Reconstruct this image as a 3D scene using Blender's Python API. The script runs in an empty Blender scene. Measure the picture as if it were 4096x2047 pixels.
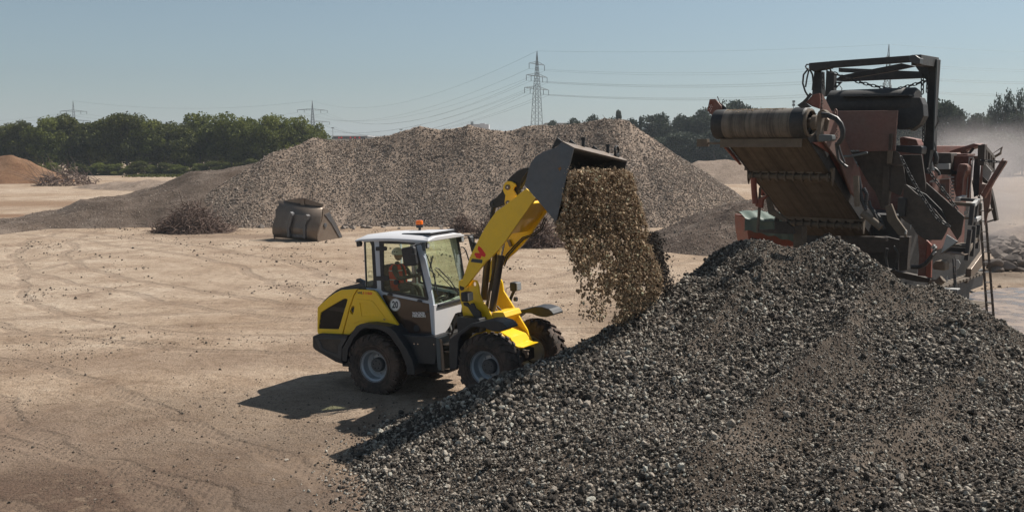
import bpy, math, random
import numpy as np
from mathutils import Vector, Matrix, Euler
from mathutils.geometry import tessellate_polygon
random.seed(7); RNG = np.random.default_rng(11)
R = math.radians
SC = bpy.context.scene
COL = SC.collection

# ---------------------------------------------------------------- camera
CAM_H, FPX, TH = 5.3, 3900.0, math.atan(0.1112)
CT, ST = math.cos(TH), math.sin(TH)
cam_d = bpy.data.cameras.new('camera'); cam = bpy.data.objects.new('camera', cam_d); COL.objects.link(cam)
cam.location = (0, 0, CAM_H); cam.rotation_euler = (math.pi/2 - TH, 0, 0)
cam_d.sensor_width = 36; cam_d.lens = 36*FPX/4096; cam_d.clip_start = 0.1; cam_d.clip_end = 6000
SC.camera = cam
# ---------------------------------------------------------------- sky, sun, exposure
SUN_EL, SUN_AZ = R(50), math.atan2(0.84, 0.54)
w = bpy.data.worlds.new('World'); SC.world = w; w.use_nodes = True
nt = w.node_tree; nt.nodes.clear()
sky = nt.nodes.new('ShaderNodeTexSky'); sky.sky_type = 'NISHITA'; sky.sun_disc = False
sky.sun_elevation = SUN_EL; sky.sun_rotation = SUN_AZ; sky.air_density = 1.0; sky.dust_density = 0.6; sky.ozone_density = 1.2
hs = nt.nodes.new('ShaderNodeHueSaturation'); hs.inputs['Saturation'].default_value = 0.60; hs.inputs['Hue'].default_value = 0.488
gm = nt.nodes.new('ShaderNodeMix'); gm.data_type = 'RGBA'; gm.blend_type = 'MULTIPLY'; gm.inputs[0].default_value = 1.0
gm.inputs[7].default_value = (0.79, 0.90, 0.98, 1)
bg = nt.nodes.new('ShaderNodeBackground'); bg.inputs['Strength'].default_value = 0.058
ow = nt.nodes.new('ShaderNodeOutputWorld')
nt.links.new(sky.outputs[0], hs.inputs['Color']); nt.links.new(hs.outputs[0], gm.inputs[6])
nt.links.new(gm.outputs[2], bg.inputs[0]); nt.links.new(bg.outputs[0], ow.inputs[0])
sd = bpy.data.lights.new('sun', 'SUN'); sd.energy = 5.0; sd.angle = R(0.5); sd.color = (1.0, 0.94, 0.86)
so = bpy.data.objects.new('sun', sd); COL.objects.link(so)
sv = Vector((math.sin(SUN_AZ)*math.cos(SUN_EL), math.cos(SUN_AZ)*math.cos(SUN_EL), math.sin(SUN_EL)))
so.rotation_euler = sv.to_track_quat('Z', 'Y').to_euler(); so.location = sv*50
SC.view_settings.view_transform = 'Standard'; SC.view_settings.look = 'None'
SC.view_settings.exposure = 0.45; SC.view_settings.gamma = 1.0; SC.view_settings.use_curve_mapping = False
SC.render.engine = 'CYCLES'; SC.cycles.max_bounces = 6; SC.cycles.transparent_max_bounces = 24
SC.cycles.use_denoising = True; SC.cycles.volume_step_rate = 4.0; SC.cycles.volume_max_steps = 64

# ---------------------------------------------------------------- projection helpers (place things where they stand)
def ray(px, py):
    u = (px-2048)/FPX; v = (py-1023.5)/FPX
    return Vector((u, CT - v*ST, -ST - v*CT))
CP = Vector((0, 0, CAM_H))
def atd(px, py, d):
    r = ray(px, py); return CP + r*(d/r.y)
def atz(px, py, z=0.0):
    r = ray(px, py); return CP + r*((z-CAM_H)/r.z)
class Frame:
    """a machine's own axes: where back-traced outlines are laid on real planes"""
    def __init__(s, M): s.M = M; s.I = M.inverted()
    def pl(s, px, py, c, ax=1):
        o = s.I @ CP; r = s.I.to_3x3() @ ray(px, py)
        return o + r*((c-o[ax])/r[ax])
    def ppl(s, px, py, p0, n):
        o = s.I @ CP; r = s.I.to_3x3() @ ray(px, py)
        return o + r*((p0-o).dot(n)/r.dot(n))
def crop(c, pts):
    return [(c[0]+x/c[2], c[1]+y/c[2]) for x, y in pts]

# ---------------------------------------------------------------- mesh builder
class MB:
    def __init__(s): s.v = []; s.f = []
    def add(s, vs, fs):
        n = len(s.v); s.v += [tuple(v) for v in vs]; s.f += [tuple(i+n for i in f) for f in fs]; return s
    def box(s, x0, x1, y0, y1, z0, z1):
        return s.add([(x0,y0,z0),(x1,y0,z0),(x1,y1,z0),(x0,y1,z0),(x0,y0,z1),(x1,y0,z1),(x1,y1,z1),(x0,y1,z1)],
                     [(0,3,2,1),(4,5,6,7),(0,1,5,4),(1,2,6,5),(2,3,7,6),(3,0,4,7)])
    def obox(s, c, ax, ay, az):
        c=Vector(c);ax=Vector(ax);ay=Vector(ay);az=Vector(az)
        vs=[c+ax*i+ay*j+az*k for k in(-1,1) for i,j in((-1,-1),(1,-1),(1,1),(-1,1))]
        return s.add(vs,[(0,3,2,1),(4,5,6,7),(0,1,5,4),(1,2,6,5),(2,3,7,6),(3,0,4,7)])
    def prism(s, pts, vec, holes=()):
        """pts: list of 3D points (planar), extruded by vec"""
        vec = Vector(vec); loops = [[Vector(p) for p in pts]] + [[Vector(p) for p in h] for h in holes]
        n0 = len(s.v); allp = [p for l in loops for p in l]; m = len(allp)
        s.v += [tuple(p) for p in allp] + [tuple(p+vec) for p in allp]
        if holes:
            for t in tessellate_polygon(loops):
                s.f.append((n0+t[0], n0+t[1], n0+t[2])); s.f.append((n0+m+t[2], n0+m+t[1], n0+m+t[0]))
        else:
            s.f.append(tuple(n0+i for i in range(m))); s.f.append(tuple(n0+m+i for i in reversed(range(m))))
        b = 0
        for l in loops:
            k = len(l)
            for i in range(k):
                j = (i+1) % k
                s.f.append((n0+b+i, n0+b+j, n0+m+b+j, n0+m+b+i))
            b += k
        return s
    def tube(s, pts, r, n=6, cap=True):
        pts = [Vector(p) for p in pts]; m = len(pts); rs = r if isinstance(r, (list, tuple)) else [r]*m
        n0 = len(s.v); up = None
        for i, p in enumerate(pts):
            t = (pts[min(i+1, m-1)] - pts[max(i-1, 0)]).normalized()
            if up is None: up = Vector((0,0,1)) if abs(t.z) < .9 else Vector((1,0,0))
            a = t.cross(up); 
            if a.length < 1e-4: a = t.orthogonal()
            a.normalize(); b = a.cross(t).normalized(); up = b
            for k in range(n):
                th = 2*math.pi*k/n; s.v.append(tuple(p + (a*math.cos(th) + b*math.sin(th))*rs[i]))
        for i in range(m-1):
            for k in range(n):
                s.f.append((n0+i*n+k, n0+i*n+(k+1)%n, n0+(i+1)*n+(k+1)%n, n0+(i+1)*n+k))
        if cap:
            s.f.append(tuple(n0+k for k in reversed(range(n)))); s.f.append(tuple(n0+(m-1)*n+k for k in range(n)))
        return s
    def bar(s, a, b, w, h):
        a=Vector(a); b=Vector(b); t=(b-a).normalized(); up=Vector((0,0,1)) if abs(t.z)<.95 else Vector((1,0,0))
        x=t.cross(up).normalized(); y=x.cross(t)
        return s.obox((a+b)/2, x*w/2, t*(b-a).length/2, y*h/2)
    def lathe(s, prof, axis='y', n=32, c=(0,0,0)):
        """prof: (radius, height) rings closed caps if radius 0"""
        n0 = len(s.v); c = Vector(c)
        for r, h in prof:
            for k in range(n):
                a = 2*math.pi*k/n
                p = {'y': (r*math.cos(a), h, r*math.sin(a)), 'z': (r*math.cos(a), r*math.sin(a), h), 'x': (h, r*math.cos(a), r*math.sin(a))}[axis]
                s.v.append(tuple(c+Vector(p)))
        for i in range(len(prof)-1):
            for k in range(n):
                s.f.append((n0+i*n+k, n0+i*n+(k+1)%n, n0+(i+1)*n+(k+1)%n, n0+(i+1)*n+k))
        return s
    def mesh(s, name):
        me = bpy.data.meshes.new(name); me.from_pydata(s.v, [], s.f)
        import bmesh
        bm = bmesh.new(); bm.from_mesh(me); bmesh.ops.recalc_face_normals(bm, faces=bm.faces); bm.to_mesh(me); bm.free()
        me.update(); return me
    def build(s, name, mat, parent=None, M=None, bevel=0, smooth=False, seg=2, **props):
        me = s.mesh(name); o = bpy.data.objects.new(name, me); COL.objects.link(o)
        if mat: me.materials.append(mat)
        if smooth:
            for p in me.polygons: p.use_smooth = True
        place(o, parent, M)
        if bevel:
            b = o.modifiers.new('bevel', 'BEVEL'); b.width = bevel; b.segments = seg; b.limit_method = 'ANGLE'; b.angle_limit = R(35)
        if smooth:
            try: me.set_sharp_from_angle(angle=R(40))
            except Exception: pass
        for k, v in props.items(): o[k] = v
        return o
def world_of(o):
    m = o.matrix_basis.copy()
    if o.parent: m = world_of(o.parent) @ o.matrix_parent_inverse @ m
    return m
def place(o, parent, M):
    if parent: o.parent = parent; o.matrix_parent_inverse = world_of(parent).inverted()
    o.matrix_basis = (M or Matrix.Identity(4))
def empty(name, M, parent=None, label=None, cat=None, group=None):
    o = bpy.data.objects.new(name, None); COL.objects.link(o); o.empty_display_size = .3
    place(o, parent, M)
    if label: o['label'] = label
    if cat: o['category'] = cat
    if group: o['group'] = group
    return o
def tag(o, label=None, cat=None, group=None, kind=None):
    if label: o['label'] = label
    if cat: o['category'] = cat
    if group: o['group'] = group
    if kind: o['kind'] = kind
    return o
def copy_tree(o, parent=None):
    c = o.copy(); COL.objects.link(c)
    if parent: c.parent = parent; c.matrix_parent_inverse = o.matrix_parent_inverse.copy()
    for ch in [x for x in bpy.data.objects if x.parent == o]: copy_tree(ch, c)
    return c

# ---------------------------------------------------------------- materials
def nn(nt, t, **kw):
    n = nt.nodes.new(t)
    for k, v in kw.items(): setattr(n, k, v)
    return n
def noise(nt, co, scale, detail=5, rough=.55, dist=0):
    n = nn(nt, 'ShaderNodeTexNoise'); n.inputs['Scale'].default_value = scale; n.inputs['Detail'].default_value = detail
    n.inputs['Roughness'].default_value = rough; n.inputs['Distortion'].default_value = dist
    nt.links.new(co, n.inputs['Vector']); return n.outputs['Fac']
def ramp(nt, fac, stops):
    r = nn(nt, 'ShaderNodeValToRGB'); e = r.color_ramp.elements
    while len(e) < len(stops): e.new(.5)
    for el, (p, c) in zip(e, stops):
        el.position = p; el.color = (*c, 1) if len(c) == 3 else c
    nt.links.new(fac, r.inputs[0]); return r.outputs[0]
def mix(nt, fac, a, b, bt='MIX'):
    m = nn(nt, 'ShaderNodeMix'); m.data_type = 'RGBA'; m.blend_type = bt
    for s, val in ((0, fac), (6, a), (7, b)):
        if isinstance(val, (int, float)): m.inputs[s].default_value = val
        elif isinstance(val, tuple): m.inputs[s].default_value = (*val, 1) if len(val) == 3 else val
        else: nt.links.new(val, m.inputs[s])
    return m.outputs[2]
def bump(nt, h, strength=.4, dist=.02, prev=None):
    b = nn(nt, 'ShaderNodeBump'); b.inputs['Strength'].default_value = strength; b.inputs['Distance'].default_value = dist
    nt.links.new(h, b.inputs['Height'])
    if prev: nt.links.new(prev, b.inputs['Normal'])
    return b.outputs[0]
def newmat(name):
    m = bpy.data.materials.new(name); m.use_nodes = True; nt = m.node_tree
    return m, nt, nt.nodes['Principled BSDF']
def mat(name, col, rough=.55, metal=0.0, dust=.25, dcol=(.30,.24,.18), scale=3.0, bmp=.15, bscale=25, spec=.5, coat=0):
    m, nt, b = newmat(name)
    tc = nn(nt, 'ShaderNodeTexCoord').outputs['Object']
    n1 = noise(nt, tc, scale, 6, .65); n2 = noise(nt, tc, scale*7, 5, .7)
    f = ramp(nt, n1, [(.35, (0,0,0)), (.75, (dust,)*3)])
    f2 = ramp(nt, n2, [(.4, (0,0,0)), (.8, (dust*.7,)*3)])
    c = mix(nt, f, col, dcol); c = mix(nt, f2, c, tuple(x*.6 for x in col))
    nt.links.new(c, b.inputs['Base Color'])
    rr = ramp(nt, n2, [(.2, (max(rough-.12, .05),)*3), (.8, (min(rough+.15, 1),)*3)])
    nt.links.new(rr, b.inputs['Roughness'])
    b.inputs['Metallic'].default_value = metal; b.inputs['Specular IOR Level'].default_value = spec
    b.inputs['Coat Weight'].default_value = coat
    if bmp: nt.links.new(bump(nt, noise(nt, tc, bscale, 4), bmp, .01), b.inputs['Normal'])
    return m
M_ = {}
M_['yellow'] = mat('yellow_paint', (.96,.60,.006), .32, 0, .20, (.42,.30,.10), 2.2, .04, 60, coat=.3)
M_['yellow2'] = mat('yellow_paint_dusty', (.90,.55,.010), .42, 0, .3, (.45,.34,.16), 3.0, .05, 60)
M_['grey'] = mat('light_grey_paint', (.50,.55,.63), .35, 0, .12, (.40,.38,.34), 2.5, .03, coat=.3)
M_['white'] = mat('off_white_paint', (.62,.62,.64), .38, 0, .15, (.40,.36,.30), 2.5, .03)
M_['black'] = mat('black_plastic', (.018,.020,.025), .5, 0, .3, (.09,.08,.07), 3, .1, 90)
M_['dark'] = mat('dark_grey_paint', (.035,.040,.048), .45, 0, .35, (.12,.10,.08), 2.5, .08, 60)
M_['rubber'] = mat('tyre_rubber', (.034,.028,.025), .85, 0, 1.3, (.15,.098,.072), 2.4, .3, 70)
M_['rim'] = mat('silver_rim', (.42,.46,.50), .38, .3, .5, (.16,.13,.10), 3, .08)
M_['hub'] = mat('hub_grey', (.07,.07,.075), .6, 0, .5, (.14,.12,.10), 5, .1)
M_['cyl'] = mat('cylinder_brown', (.05,.042,.036), .35, .2, .3, (.13,.10,.08), 3, .05)
M_['chrome'] = mat('chrome_rod', (.6,.6,.6), .15, 1, .1, bmp=0)
M_['bucket'] = mat('bucket_steel', (.11,.115,.125), .40, .45, .6, (.15,.12,.10), 1.6, .12, 30)
M_['steel'] = mat('worn_steel', (.21,.165,.13), .45, .45, .7, (.13,.09,.062), 2.0, .12, 30)
M_['interior'] = mat('cab_trim', (.16,.17,.17), .7, 0, .4, (.20,.19,.17), 4)
M_['seat'] = mat('seat_fabric', (.03,.03,.035), .9, 0, .2)
M_['red'] = mat('red_hi_vis', (.90,.05,.015), .7, 0, .1, (.4,.1,.05), 6, .3, 18)
M_['sleeve'] = mat('dark_sleeve', (.035,.037,.04), .9, 0, .2, bmp=.4, bscale=15)
M_['skin'] = mat('skin', (.48,.27,.18), .5, 0, .05, bmp=.02)
M_['helmet'] = mat('white_helmet', (.75,.76,.74), .35, 0, .1, bmp=0)
M_['tan_rust'] = mat('dusty_red_steel', (.18,.055,.037), .65, 0, 1.0, (.17,.12,.10), 1.8, .2, 20)
M_['pink'] = mat('faded_red_panel', (.20,.10,.08), .7, 0, .9, (.15,.11,.09), 1.3, .15, 12)
M_['orange'] = mat('orange_steel', (.26,.055,.028), .6, 0, .9, (.16,.10,.075), 2, .15)
M_['umber'] = mat('dirty_brown_steel', (.045,.036,.030), .7, 0, .8, (.105,.080,.062), 1.3, .25, 18)
M_['soot'] = mat('sooty_steel', (.020,.021,.022), .6, 0, .6, (.06,.05,.045), 2, .2, 18)
M_['dust_steel'] = mat('dust_caked_steel', (.17,.135,.10), .85, 0, .8, (.09,.07,.055), 3.5, .5, 22)
M_['concrete'] = mat('pale_panel', (.42,.42,.41), .8, 0, .4, (.30,.27,.24), 2)
M_['beacon'] = mat('orange_beacon', (.85,.16,.01), .2, 0, 0, bmp=0)
M_['logored'] = mat('logo_red', (.80,.02,.02), .4, 0, 0, bmp=0)
M_['logodark'] = mat('logo_dark', (.03,.045,.06), .4, 0, 0, bmp=0)
M_['print'] = mat('white_print', (.80,.80,.80), .5, 0, 0, bmp=0)
M_['tarp'] = mat('green_tarp', (.09,.13,.10), .6, 0, .5, (.16,.17,.145), 4, .6, 7)
M_['wood'] = mat('twig_wood', (.13,.085,.065), .85, 0, .7, (.24,.17,.14), 6, .2)
M_['bark'] = mat('bark', (.06,.05,.04), .9, 0, .6, (.12,.10,.08), 2)
M_['galv'] = mat('galvanised_steel', (.10,.115,.12), .6, .2, .1)
M_['wire'] = mat('power_cable', (.12,.14,.15), .6, .2, 0, bmp=0)
M_['boulder'] = mat('boulder_stone', (.19,.155,.13), .9, 0, .7, (.20,.16,.13), 2.5, .5, 12)
M_['hose'] = mat('rubber_hose', (.02,.02,.02), .5, 0, .4, (.12,.10,.08), 8)
def door_mat():
    m, nt, b = newmat('tinted_door_glass')
    tc = nn(nt, 'ShaderNodeTexCoord').outputs['Object']
    nt.links.new(ramp(nt, noise(nt, tc, 3, 6, .7), [(.3, (.030,.019,.014)), (.7, (.060,.036,.026))]), b.inputs['Base Color'])
    b.inputs['Roughness'].default_value = .12; b.inputs['Coat Weight'].default_value = .5
    return m
M_['door'] = door_mat()
def glass_mat(name, tint, refl=.10, dustc=(.5,.48,.4), dust=.10):
    m = bpy.data.materials.new(name); m.use_nodes = True; nt = m.node_tree; nt.nodes.clear()
    o = nn(nt, 'ShaderNodeOutputMaterial'); t = nn(nt, 'ShaderNodeBsdfTransparent'); t.inputs[0].default_value = (*tint, 1)
    g = nn(nt, 'ShaderNodeBsdfGlossy'); g.inputs['Roughness'].default_value = .03; g.inputs[0].default_value = (.9,.95,.95,1)
    d = nn(nt, 'ShaderNodeBsdfDiffuse'); d.inputs[0].default_value = (*dustc, 1)
    fr = nn(nt, 'ShaderNodeMath', operation='POWER'); lw = nn(nt, 'ShaderNodeLayerWeight'); lw.inputs[0].default_value = .5; nt.links.new(lw.outputs['Facing'], fr.inputs[0]); fr.inputs[1].default_value = 3.5
    mt = nn(nt, 'ShaderNodeMath', operation='ADD'); mt.inputs[1].default_value = refl*.3; nt.links.new(fr.outputs[0], mt.inputs[0])
    m1 = nn(nt, 'ShaderNodeMixShader'); m2 = nn(nt, 'ShaderNodeMixShader')
    tc = nn(nt, 'ShaderNodeTexCoord').outputs['Object']
    nt.links.new(ramp(nt, noise(nt, tc, 2.5, 5, .6), [(.35, (0,0,0)), (.8, (dust*2,)*3)]), m1.inputs[0])
    nt.links.new(t.outputs[0], m1.inputs[1]); nt.links.new(d.outputs[0], m1.inputs[2])
    nt.links.new(mt.outputs[0], m2.inputs[0]); nt.links.new(m1.outputs[0], m2.inputs[1]); nt.links.new(g.outputs[0], m2.inputs[2])
    nt.links.new(m2.outputs[0], o.inputs[0]); return m
M_['glass'] = glass_mat('cab_glass', (.93,.985,.91), refl=.05, dust=.03)
M_['lens'] = mat('lamp_lens', (.65,.68,.70), .08, .5, 0, bmp=0)

def stone_mat(name, c0, c1, c2, rough=.9, mid=None):
    m, nt, b = newmat(name)
    oi = nn(nt, 'ShaderNodeObjectInfo').outputs['Random']; tc = nn(nt, 'ShaderNodeTexCoord').outputs['Object']
    c = ramp(nt, oi, [(0, c0), (.45, c1)] + ([mid] if mid else []) + [(.88, c2), (1, tuple(min(x*1.25, .72) for x in c2))])
    n = noise(nt, tc, 2.2, 5, .7)
    c = mix(nt, ramp(nt, n, [(.3, (.55,)*3), (.7, (1.15,)*3)]), (0,0,0), c) if False else mix(nt, 1.0, c, ramp(nt, n, [(.3, (.60,.57,.54)), (.7, (1,1,1))]), 'MULTIPLY')
    nt.links.new(c, b.inputs['Base Color']); b.inputs['Roughness'].default_value = rough
    nt.links.new(bump(nt, noise(nt, tc, 4, 5, .7), .6, .3), b.inputs['Normal'])
    return m
M_['stone'] = stone_mat('gravel_stone', (.050,.040,.032), (.135,.112,.089), (.68,.60,.505), mid=(.66,(.37,.32,.262)))
M_['stone_far'] = stone_mat('far_gravel_stone', (.19,.148,.118), (.33,.262,.212), (.56,.475,.40))
M_['stone_dirt'] = stone_mat('falling_stone', (.15,.09,.05), (.46,.31,.18), (.80,.60,.39))
M_['pebble'] = stone_mat('ground_pebble', (.10,.08,.065), (.20,.16,.12), (.38,.31,.25))

def earth_mat(name, cols, s=(.35, 3, 40), bmp=(.6,.05), track=0):
    m, nt, b = newmat(name)
    g = nn(nt, 'ShaderNodeNewGeometry').outputs['Position']
    n1 = noise(nt, g, s[0], 6, .6); n2 = noise(nt, g, s[1], 6, .7); n3 = noise(nt, g, s[2], 4, .7)
    c = ramp(nt, n1, [(.30, cols[0]), (.5, cols[1]), (.68, cols[2])])
    c = mix(nt, 1.0, c, ramp(nt, n2, [(.3, (.72,.69,.66)), (.6, (1,1,1)), (.8, (1.08,1.07,1.05))]), 'MULTIPLY')
    c = mix(nt, 1.0, c, ramp(nt, n3, [(.36, (.60,.57,.54)), (.5, (1,1,1)), (.72, (1.15,1.14,1.12))]), 'MULTIPLY')
    h = n3
    bb = bump(nt, n2, bmp[0]*.6, bmp[1]*2); bb = bump(nt, n3, bmp[0], bmp[1]*.35, bb)
    if track:
        mp = nn(nt, 'ShaderNodeMapping'); mp.inputs['Scale'].default_value = (.10, 1.0, 1); mp.inputs['Rotation'].default_value = (0,0,R(6))
        nt.links.new(g, mp.inputs[0]); tr = noise(nt, mp.outputs[0], 1.6, 7, .72, .6)
        c = mix(nt, 1.0, c, ramp(nt, tr, [(.34, (.66,.60,.55)), (.47, (1,1,1)), (.75, (1.10,1.08,1.06))]), 'MULTIPLY')
        bb = bump(nt, tr, .7, .10, bb)
    nt.links.new(c, b.inputs['Base Color']); b.inputs['Roughness'].default_value = .95; b.inputs['Specular IOR Level'].default_value = .2
    nt.links.new(bb, b.inputs['Normal']); return m
def ground_mat():
    m, nt, b = newmat('sandy_yard'); g = nn(nt, 'ShaderNodeNewGeometry').outputs['Position']
    sp = nn(nt, 'ShaderNodeSeparateXYZ'); nt.links.new(g, sp.inputs[0])
    fl = nn(nt, 'ShaderNodeCombineXYZ'); nt.links.new(sp.outputs[0], fl.inputs[0]); nt.links.new(sp.outputs[1], fl.inputs[1])
    w1 = nn(nt, 'ShaderNodeTexNoise'); w1.inputs['Scale'].default_value = .35; w1.inputs['Detail'].default_value = 4; nt.links.new(fl.outputs[0], w1.inputs['Vector'])
    wv = nn(nt, 'ShaderNodeVectorMath', operation='SCALE'); wv.inputs['Scale'].default_value = 2.2; nt.links.new(w1.outputs['Color'], wv.inputs[0])
    wp = nn(nt, 'ShaderNodeVectorMath', operation='ADD'); nt.links.new(fl.outputs[0], wp.inputs[0]); nt.links.new(wv.outputs[0], wp.inputs[1])
    def mrange(v, a_, b_, c_=0., d_=1.):
        r_ = nn(nt, 'ShaderNodeMapRange'); r_.interpolation_type = 'SMOOTHSTEP'
        for i_, q in ((1,a_),(2,b_),(3,c_),(4,d_)): r_.inputs[i_].default_value = q
        nt.links.new(v, r_.inputs[0]); return r_.outputs[0]
    def mth(op, a_, b_=None):
        q = nn(nt, 'ShaderNodeMath', operation=op)
        for i_, v in ((0,a_),(1,b_)):
            if v is None: continue
            if isinstance(v, (int, float)): q.inputs[i_].default_value = v
            else: nt.links.new(v, q.inputs[i_])
        return q.outputs[0]
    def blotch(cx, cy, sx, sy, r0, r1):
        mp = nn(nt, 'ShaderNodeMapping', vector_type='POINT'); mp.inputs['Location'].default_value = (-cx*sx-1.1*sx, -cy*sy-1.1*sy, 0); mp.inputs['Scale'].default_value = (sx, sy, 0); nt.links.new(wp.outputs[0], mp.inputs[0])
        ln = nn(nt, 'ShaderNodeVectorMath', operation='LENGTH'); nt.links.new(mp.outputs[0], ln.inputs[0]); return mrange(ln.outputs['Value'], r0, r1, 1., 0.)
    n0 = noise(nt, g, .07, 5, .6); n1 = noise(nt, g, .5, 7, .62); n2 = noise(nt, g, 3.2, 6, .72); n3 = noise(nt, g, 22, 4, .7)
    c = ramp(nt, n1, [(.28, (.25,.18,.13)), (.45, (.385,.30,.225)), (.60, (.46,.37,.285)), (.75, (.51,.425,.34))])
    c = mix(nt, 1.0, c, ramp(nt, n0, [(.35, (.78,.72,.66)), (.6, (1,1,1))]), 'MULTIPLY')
    for cx, cy, sx, sy, r0, r1, k_, col in ((-7.0,13.2,.15,.26,.35,1.25,1.0,(.125,.083,.060)), (-10.5,17.5,.16,.35,.2,1.1,.75,(.15,.10,.072)), (-4.2,17.2,.30,.45,.1,1.1,.75,(.145,.108,.082)), (-3.4,14.0,.4,.4,.1,1.1,.9,(.16,.12,.092)), (-6.0,19.5,.22,.5,.1,1.1,.55,(.20,.15,.11)), (-1,12.5,.3,.4,.1,1.1,.8,(.15,.11,.085)), (-9.5,24,.10,.5,.1,1.0,.5,(.22,.155,.112)), (-3,27,.2,.7,.1,1.0,.45,(.22,.16,.12)), (-42,92,.025,.12,.2,1,.8,(.22,.135,.08)), (-44,76,.03,.30,.2,1,.85,(.18,.095,.05)), (-16,58.5,.09,.5,.1,1,.6,(.17,.12,.09)), (4.2,30,.2,.35,.1,1.0,.6,(.20,.15,.11)), (4.0,24,.35,.3,.1,1.1,.9,(.08,.06,.045)), (17,30,.12,.14,.2,1.1,.8,(.15,.11,.085))):  # brown soil patches; the lower-left ones also hold lens corner darkening in their colour
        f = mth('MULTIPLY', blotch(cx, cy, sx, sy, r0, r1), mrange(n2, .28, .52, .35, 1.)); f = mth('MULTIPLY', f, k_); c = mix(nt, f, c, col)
    c = mix(nt, 1.0, c, ramp(nt, n2, [(.30, (.70,.66,.62)), (.55, (1,1,1)), (.8, (1.08,1.07,1.05))]), 'MULTIPLY')
    c = mix(nt, 1.0, c, ramp(nt, n3, [(.34, (.55,.52,.49)), (.48, (1,1,1)), (.75, (1.12,1.11,1.1))]), 'MULTIPLY')
    n4 = noise(nt, g, 70, 3, .7); c = mix(nt, 1.0, c, ramp(nt, n4, [(.36, (.68,.66,.64)), (.5, (1,1,1)), (.7, (1.10,1.10,1.09))]), 'MULTIPLY')
    bb = bump(nt, n2, .8, .12); bb = bump(nt, n3, .9, .028, bb)
    # wheel tracks: arcs of paired ruts with tread bars
    tot = None
    for cx, cy, rr, tw in ((-16,4,13.2,.42),(-16,4,15.1,.42),(-30,-4,30.5,.5),(-30,-4,32.6,.5),(-4,44,17.0,.5),(-4,44,19.1,.5),(8,64,34.5,.6),(8,64,36.7,.6),(-22,60,31,.6),(-22,60,33.2,.6),(-60,10,58,.6),(-60,10,60.4,.6)):
        sb = nn(nt, 'ShaderNodeVectorMath', operation='SUBTRACT'); nt.links.new(wp2.outputs[0] if False else fl.outputs[0], sb.inputs[0]); sb.inputs[1].default_value = (cx, cy, 0)
        ln = nn(nt, 'ShaderNodeVectorMath', operation='LENGTH'); nt.links.new(sb.outputs[0], ln.inputs[0])
        wob = mth('ADD', ln.outputs['Value'], mth('MULTIPLY', mth('SUBTRACT', n0, .5), 5.0))
        dd = mth('ABSOLUTE', mth('SUBTRACT', wob, rr)); band = mrange(dd, tw*.25, tw*.60, 1., 0.)
        tot = band if tot is None else mth('MAXIMUM', tot, band)
    brk = mrange(n1, .30, .46, .15, 1.); tot = mth('MULTIPLY', tot, brk)
    wt = nn(nt, 'ShaderNodeTexWave'); wt.inputs['Scale'].default_value = 2.2; wt.inputs['Distortion'].default_value = 2.5; wt.inputs['Detail'].default_value = 2; nt.links.new(g, wt.inputs[0])
    hgt = mth('MULTIPLY', tot, mth('SUBTRACT', mth('MULTIPLY', wt.outputs['Fac'], .16), .9))
    bb = bump(nt, hgt, .7, .06, bb); c = mix(nt, mth('MULTIPLY', tot, .42), c, (.20,.145,.105))
    nt.links.new(c, b.inputs['Base Color']); b.inputs['Roughness'].default_value = .95; b.inputs['Specular IOR Level'].default_value = .2
    nt.links.new(bb, b.inputs['Normal']); return m
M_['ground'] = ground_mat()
M_['pile_base'] = earth_mat('gravel_fines', ((.060,.046,.036), (.10,.079,.061), (.18,.146,.118)), (.5, 5, 30), (1.0,.06))
M_['far_base'] = earth_mat('far_gravel_fines', ((.21,.16,.125), (.27,.21,.165), (.32,.25,.20)), (.25, 1.6, 7), (.7,.12))
M_['red_soil'] = earth_mat('orange_soil', ((.15,.078,.042), (.20,.112,.062), (.25,.155,.095)), (.3, 2, 9), (.9,.15))
M_['ramp'] = earth_mat('ramp_soil', ((.085,.062,.047), (.13,.10,.08), (.20,.16,.132)), (.4, 2.5, 9), (.9,.12))
M_['dark_soil'] = earth_mat('dark_soil', ((.07,.05,.04), (.115,.085,.067), (.18,.145,.12)), (.5, 3, 14), (1.0,.12))
# ---------------------------------------------------------------- noise in numpy for terrain
def vnoise(x, y, seed=0):
    xi = np.floor(x).astype(np.int64); yi = np.floor(y).astype(np.int64); xf = x-xi; yf = y-yi
    def h(a, b):
        n = (a*374761393 + b*668265263 + seed*1442695041) & 0x7fffffff
        n = ((n ^ (n >> 13))*1274126177) & 0x7fffffff
        return ((n ^ (n >> 16)) & 0xffff)/65535.0
    u = xf*xf*(3-2*xf); v = yf*yf*(3-2*yf)
    return (h(xi,yi)*(1-u)+h(xi+1,yi)*u)*(1-v) + (h(xi,yi+1)*(1-u)+h(xi+1,yi+1)*u)*v - .5
def fbm(x, y, s, o=4, seed=0):
    r = 0; a = 1
    for i in range(o): r = r + a*vnoise(x*s, y*s, seed+i); s *= 2.03; a *= .5
    return r
def grid_mesh(name, xs, ys, zf, mat_, keep=None, smooth=True):
    X, Y = np.meshgrid(xs, ys); Z = zf(X, Y); nx, ny = len(xs), len(ys)
    V = np.stack([X.ravel(), Y.ravel(), Z.ravel()], 1)
    i = np.arange(nx-1)[None, :] + np.arange(ny-1)[:, None]*nx; i = i.ravel()
    F = np.stack([i, i+1, i+1+nx, i+nx], 1)
    if keep is not None:
        k = keep(X, Y, Z).ravel(); F = F[k[F].any(1)]
        u = np.unique(F); mp = -np.ones(len(V), int); mp[u] = np.arange(len(u)); V = V[u]; F = mp[F]
    me = bpy.data.meshes.new(name); me.from_pydata(V.tolist(), [], F.tolist()); me.update()
    if smooth: me.polygons.foreach_set('use_smooth', [True]*len(me.polygons))
    me.materials.append(mat_); o = bpy.data.objects.new(name, me); COL.objects.link(o); return o

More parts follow.
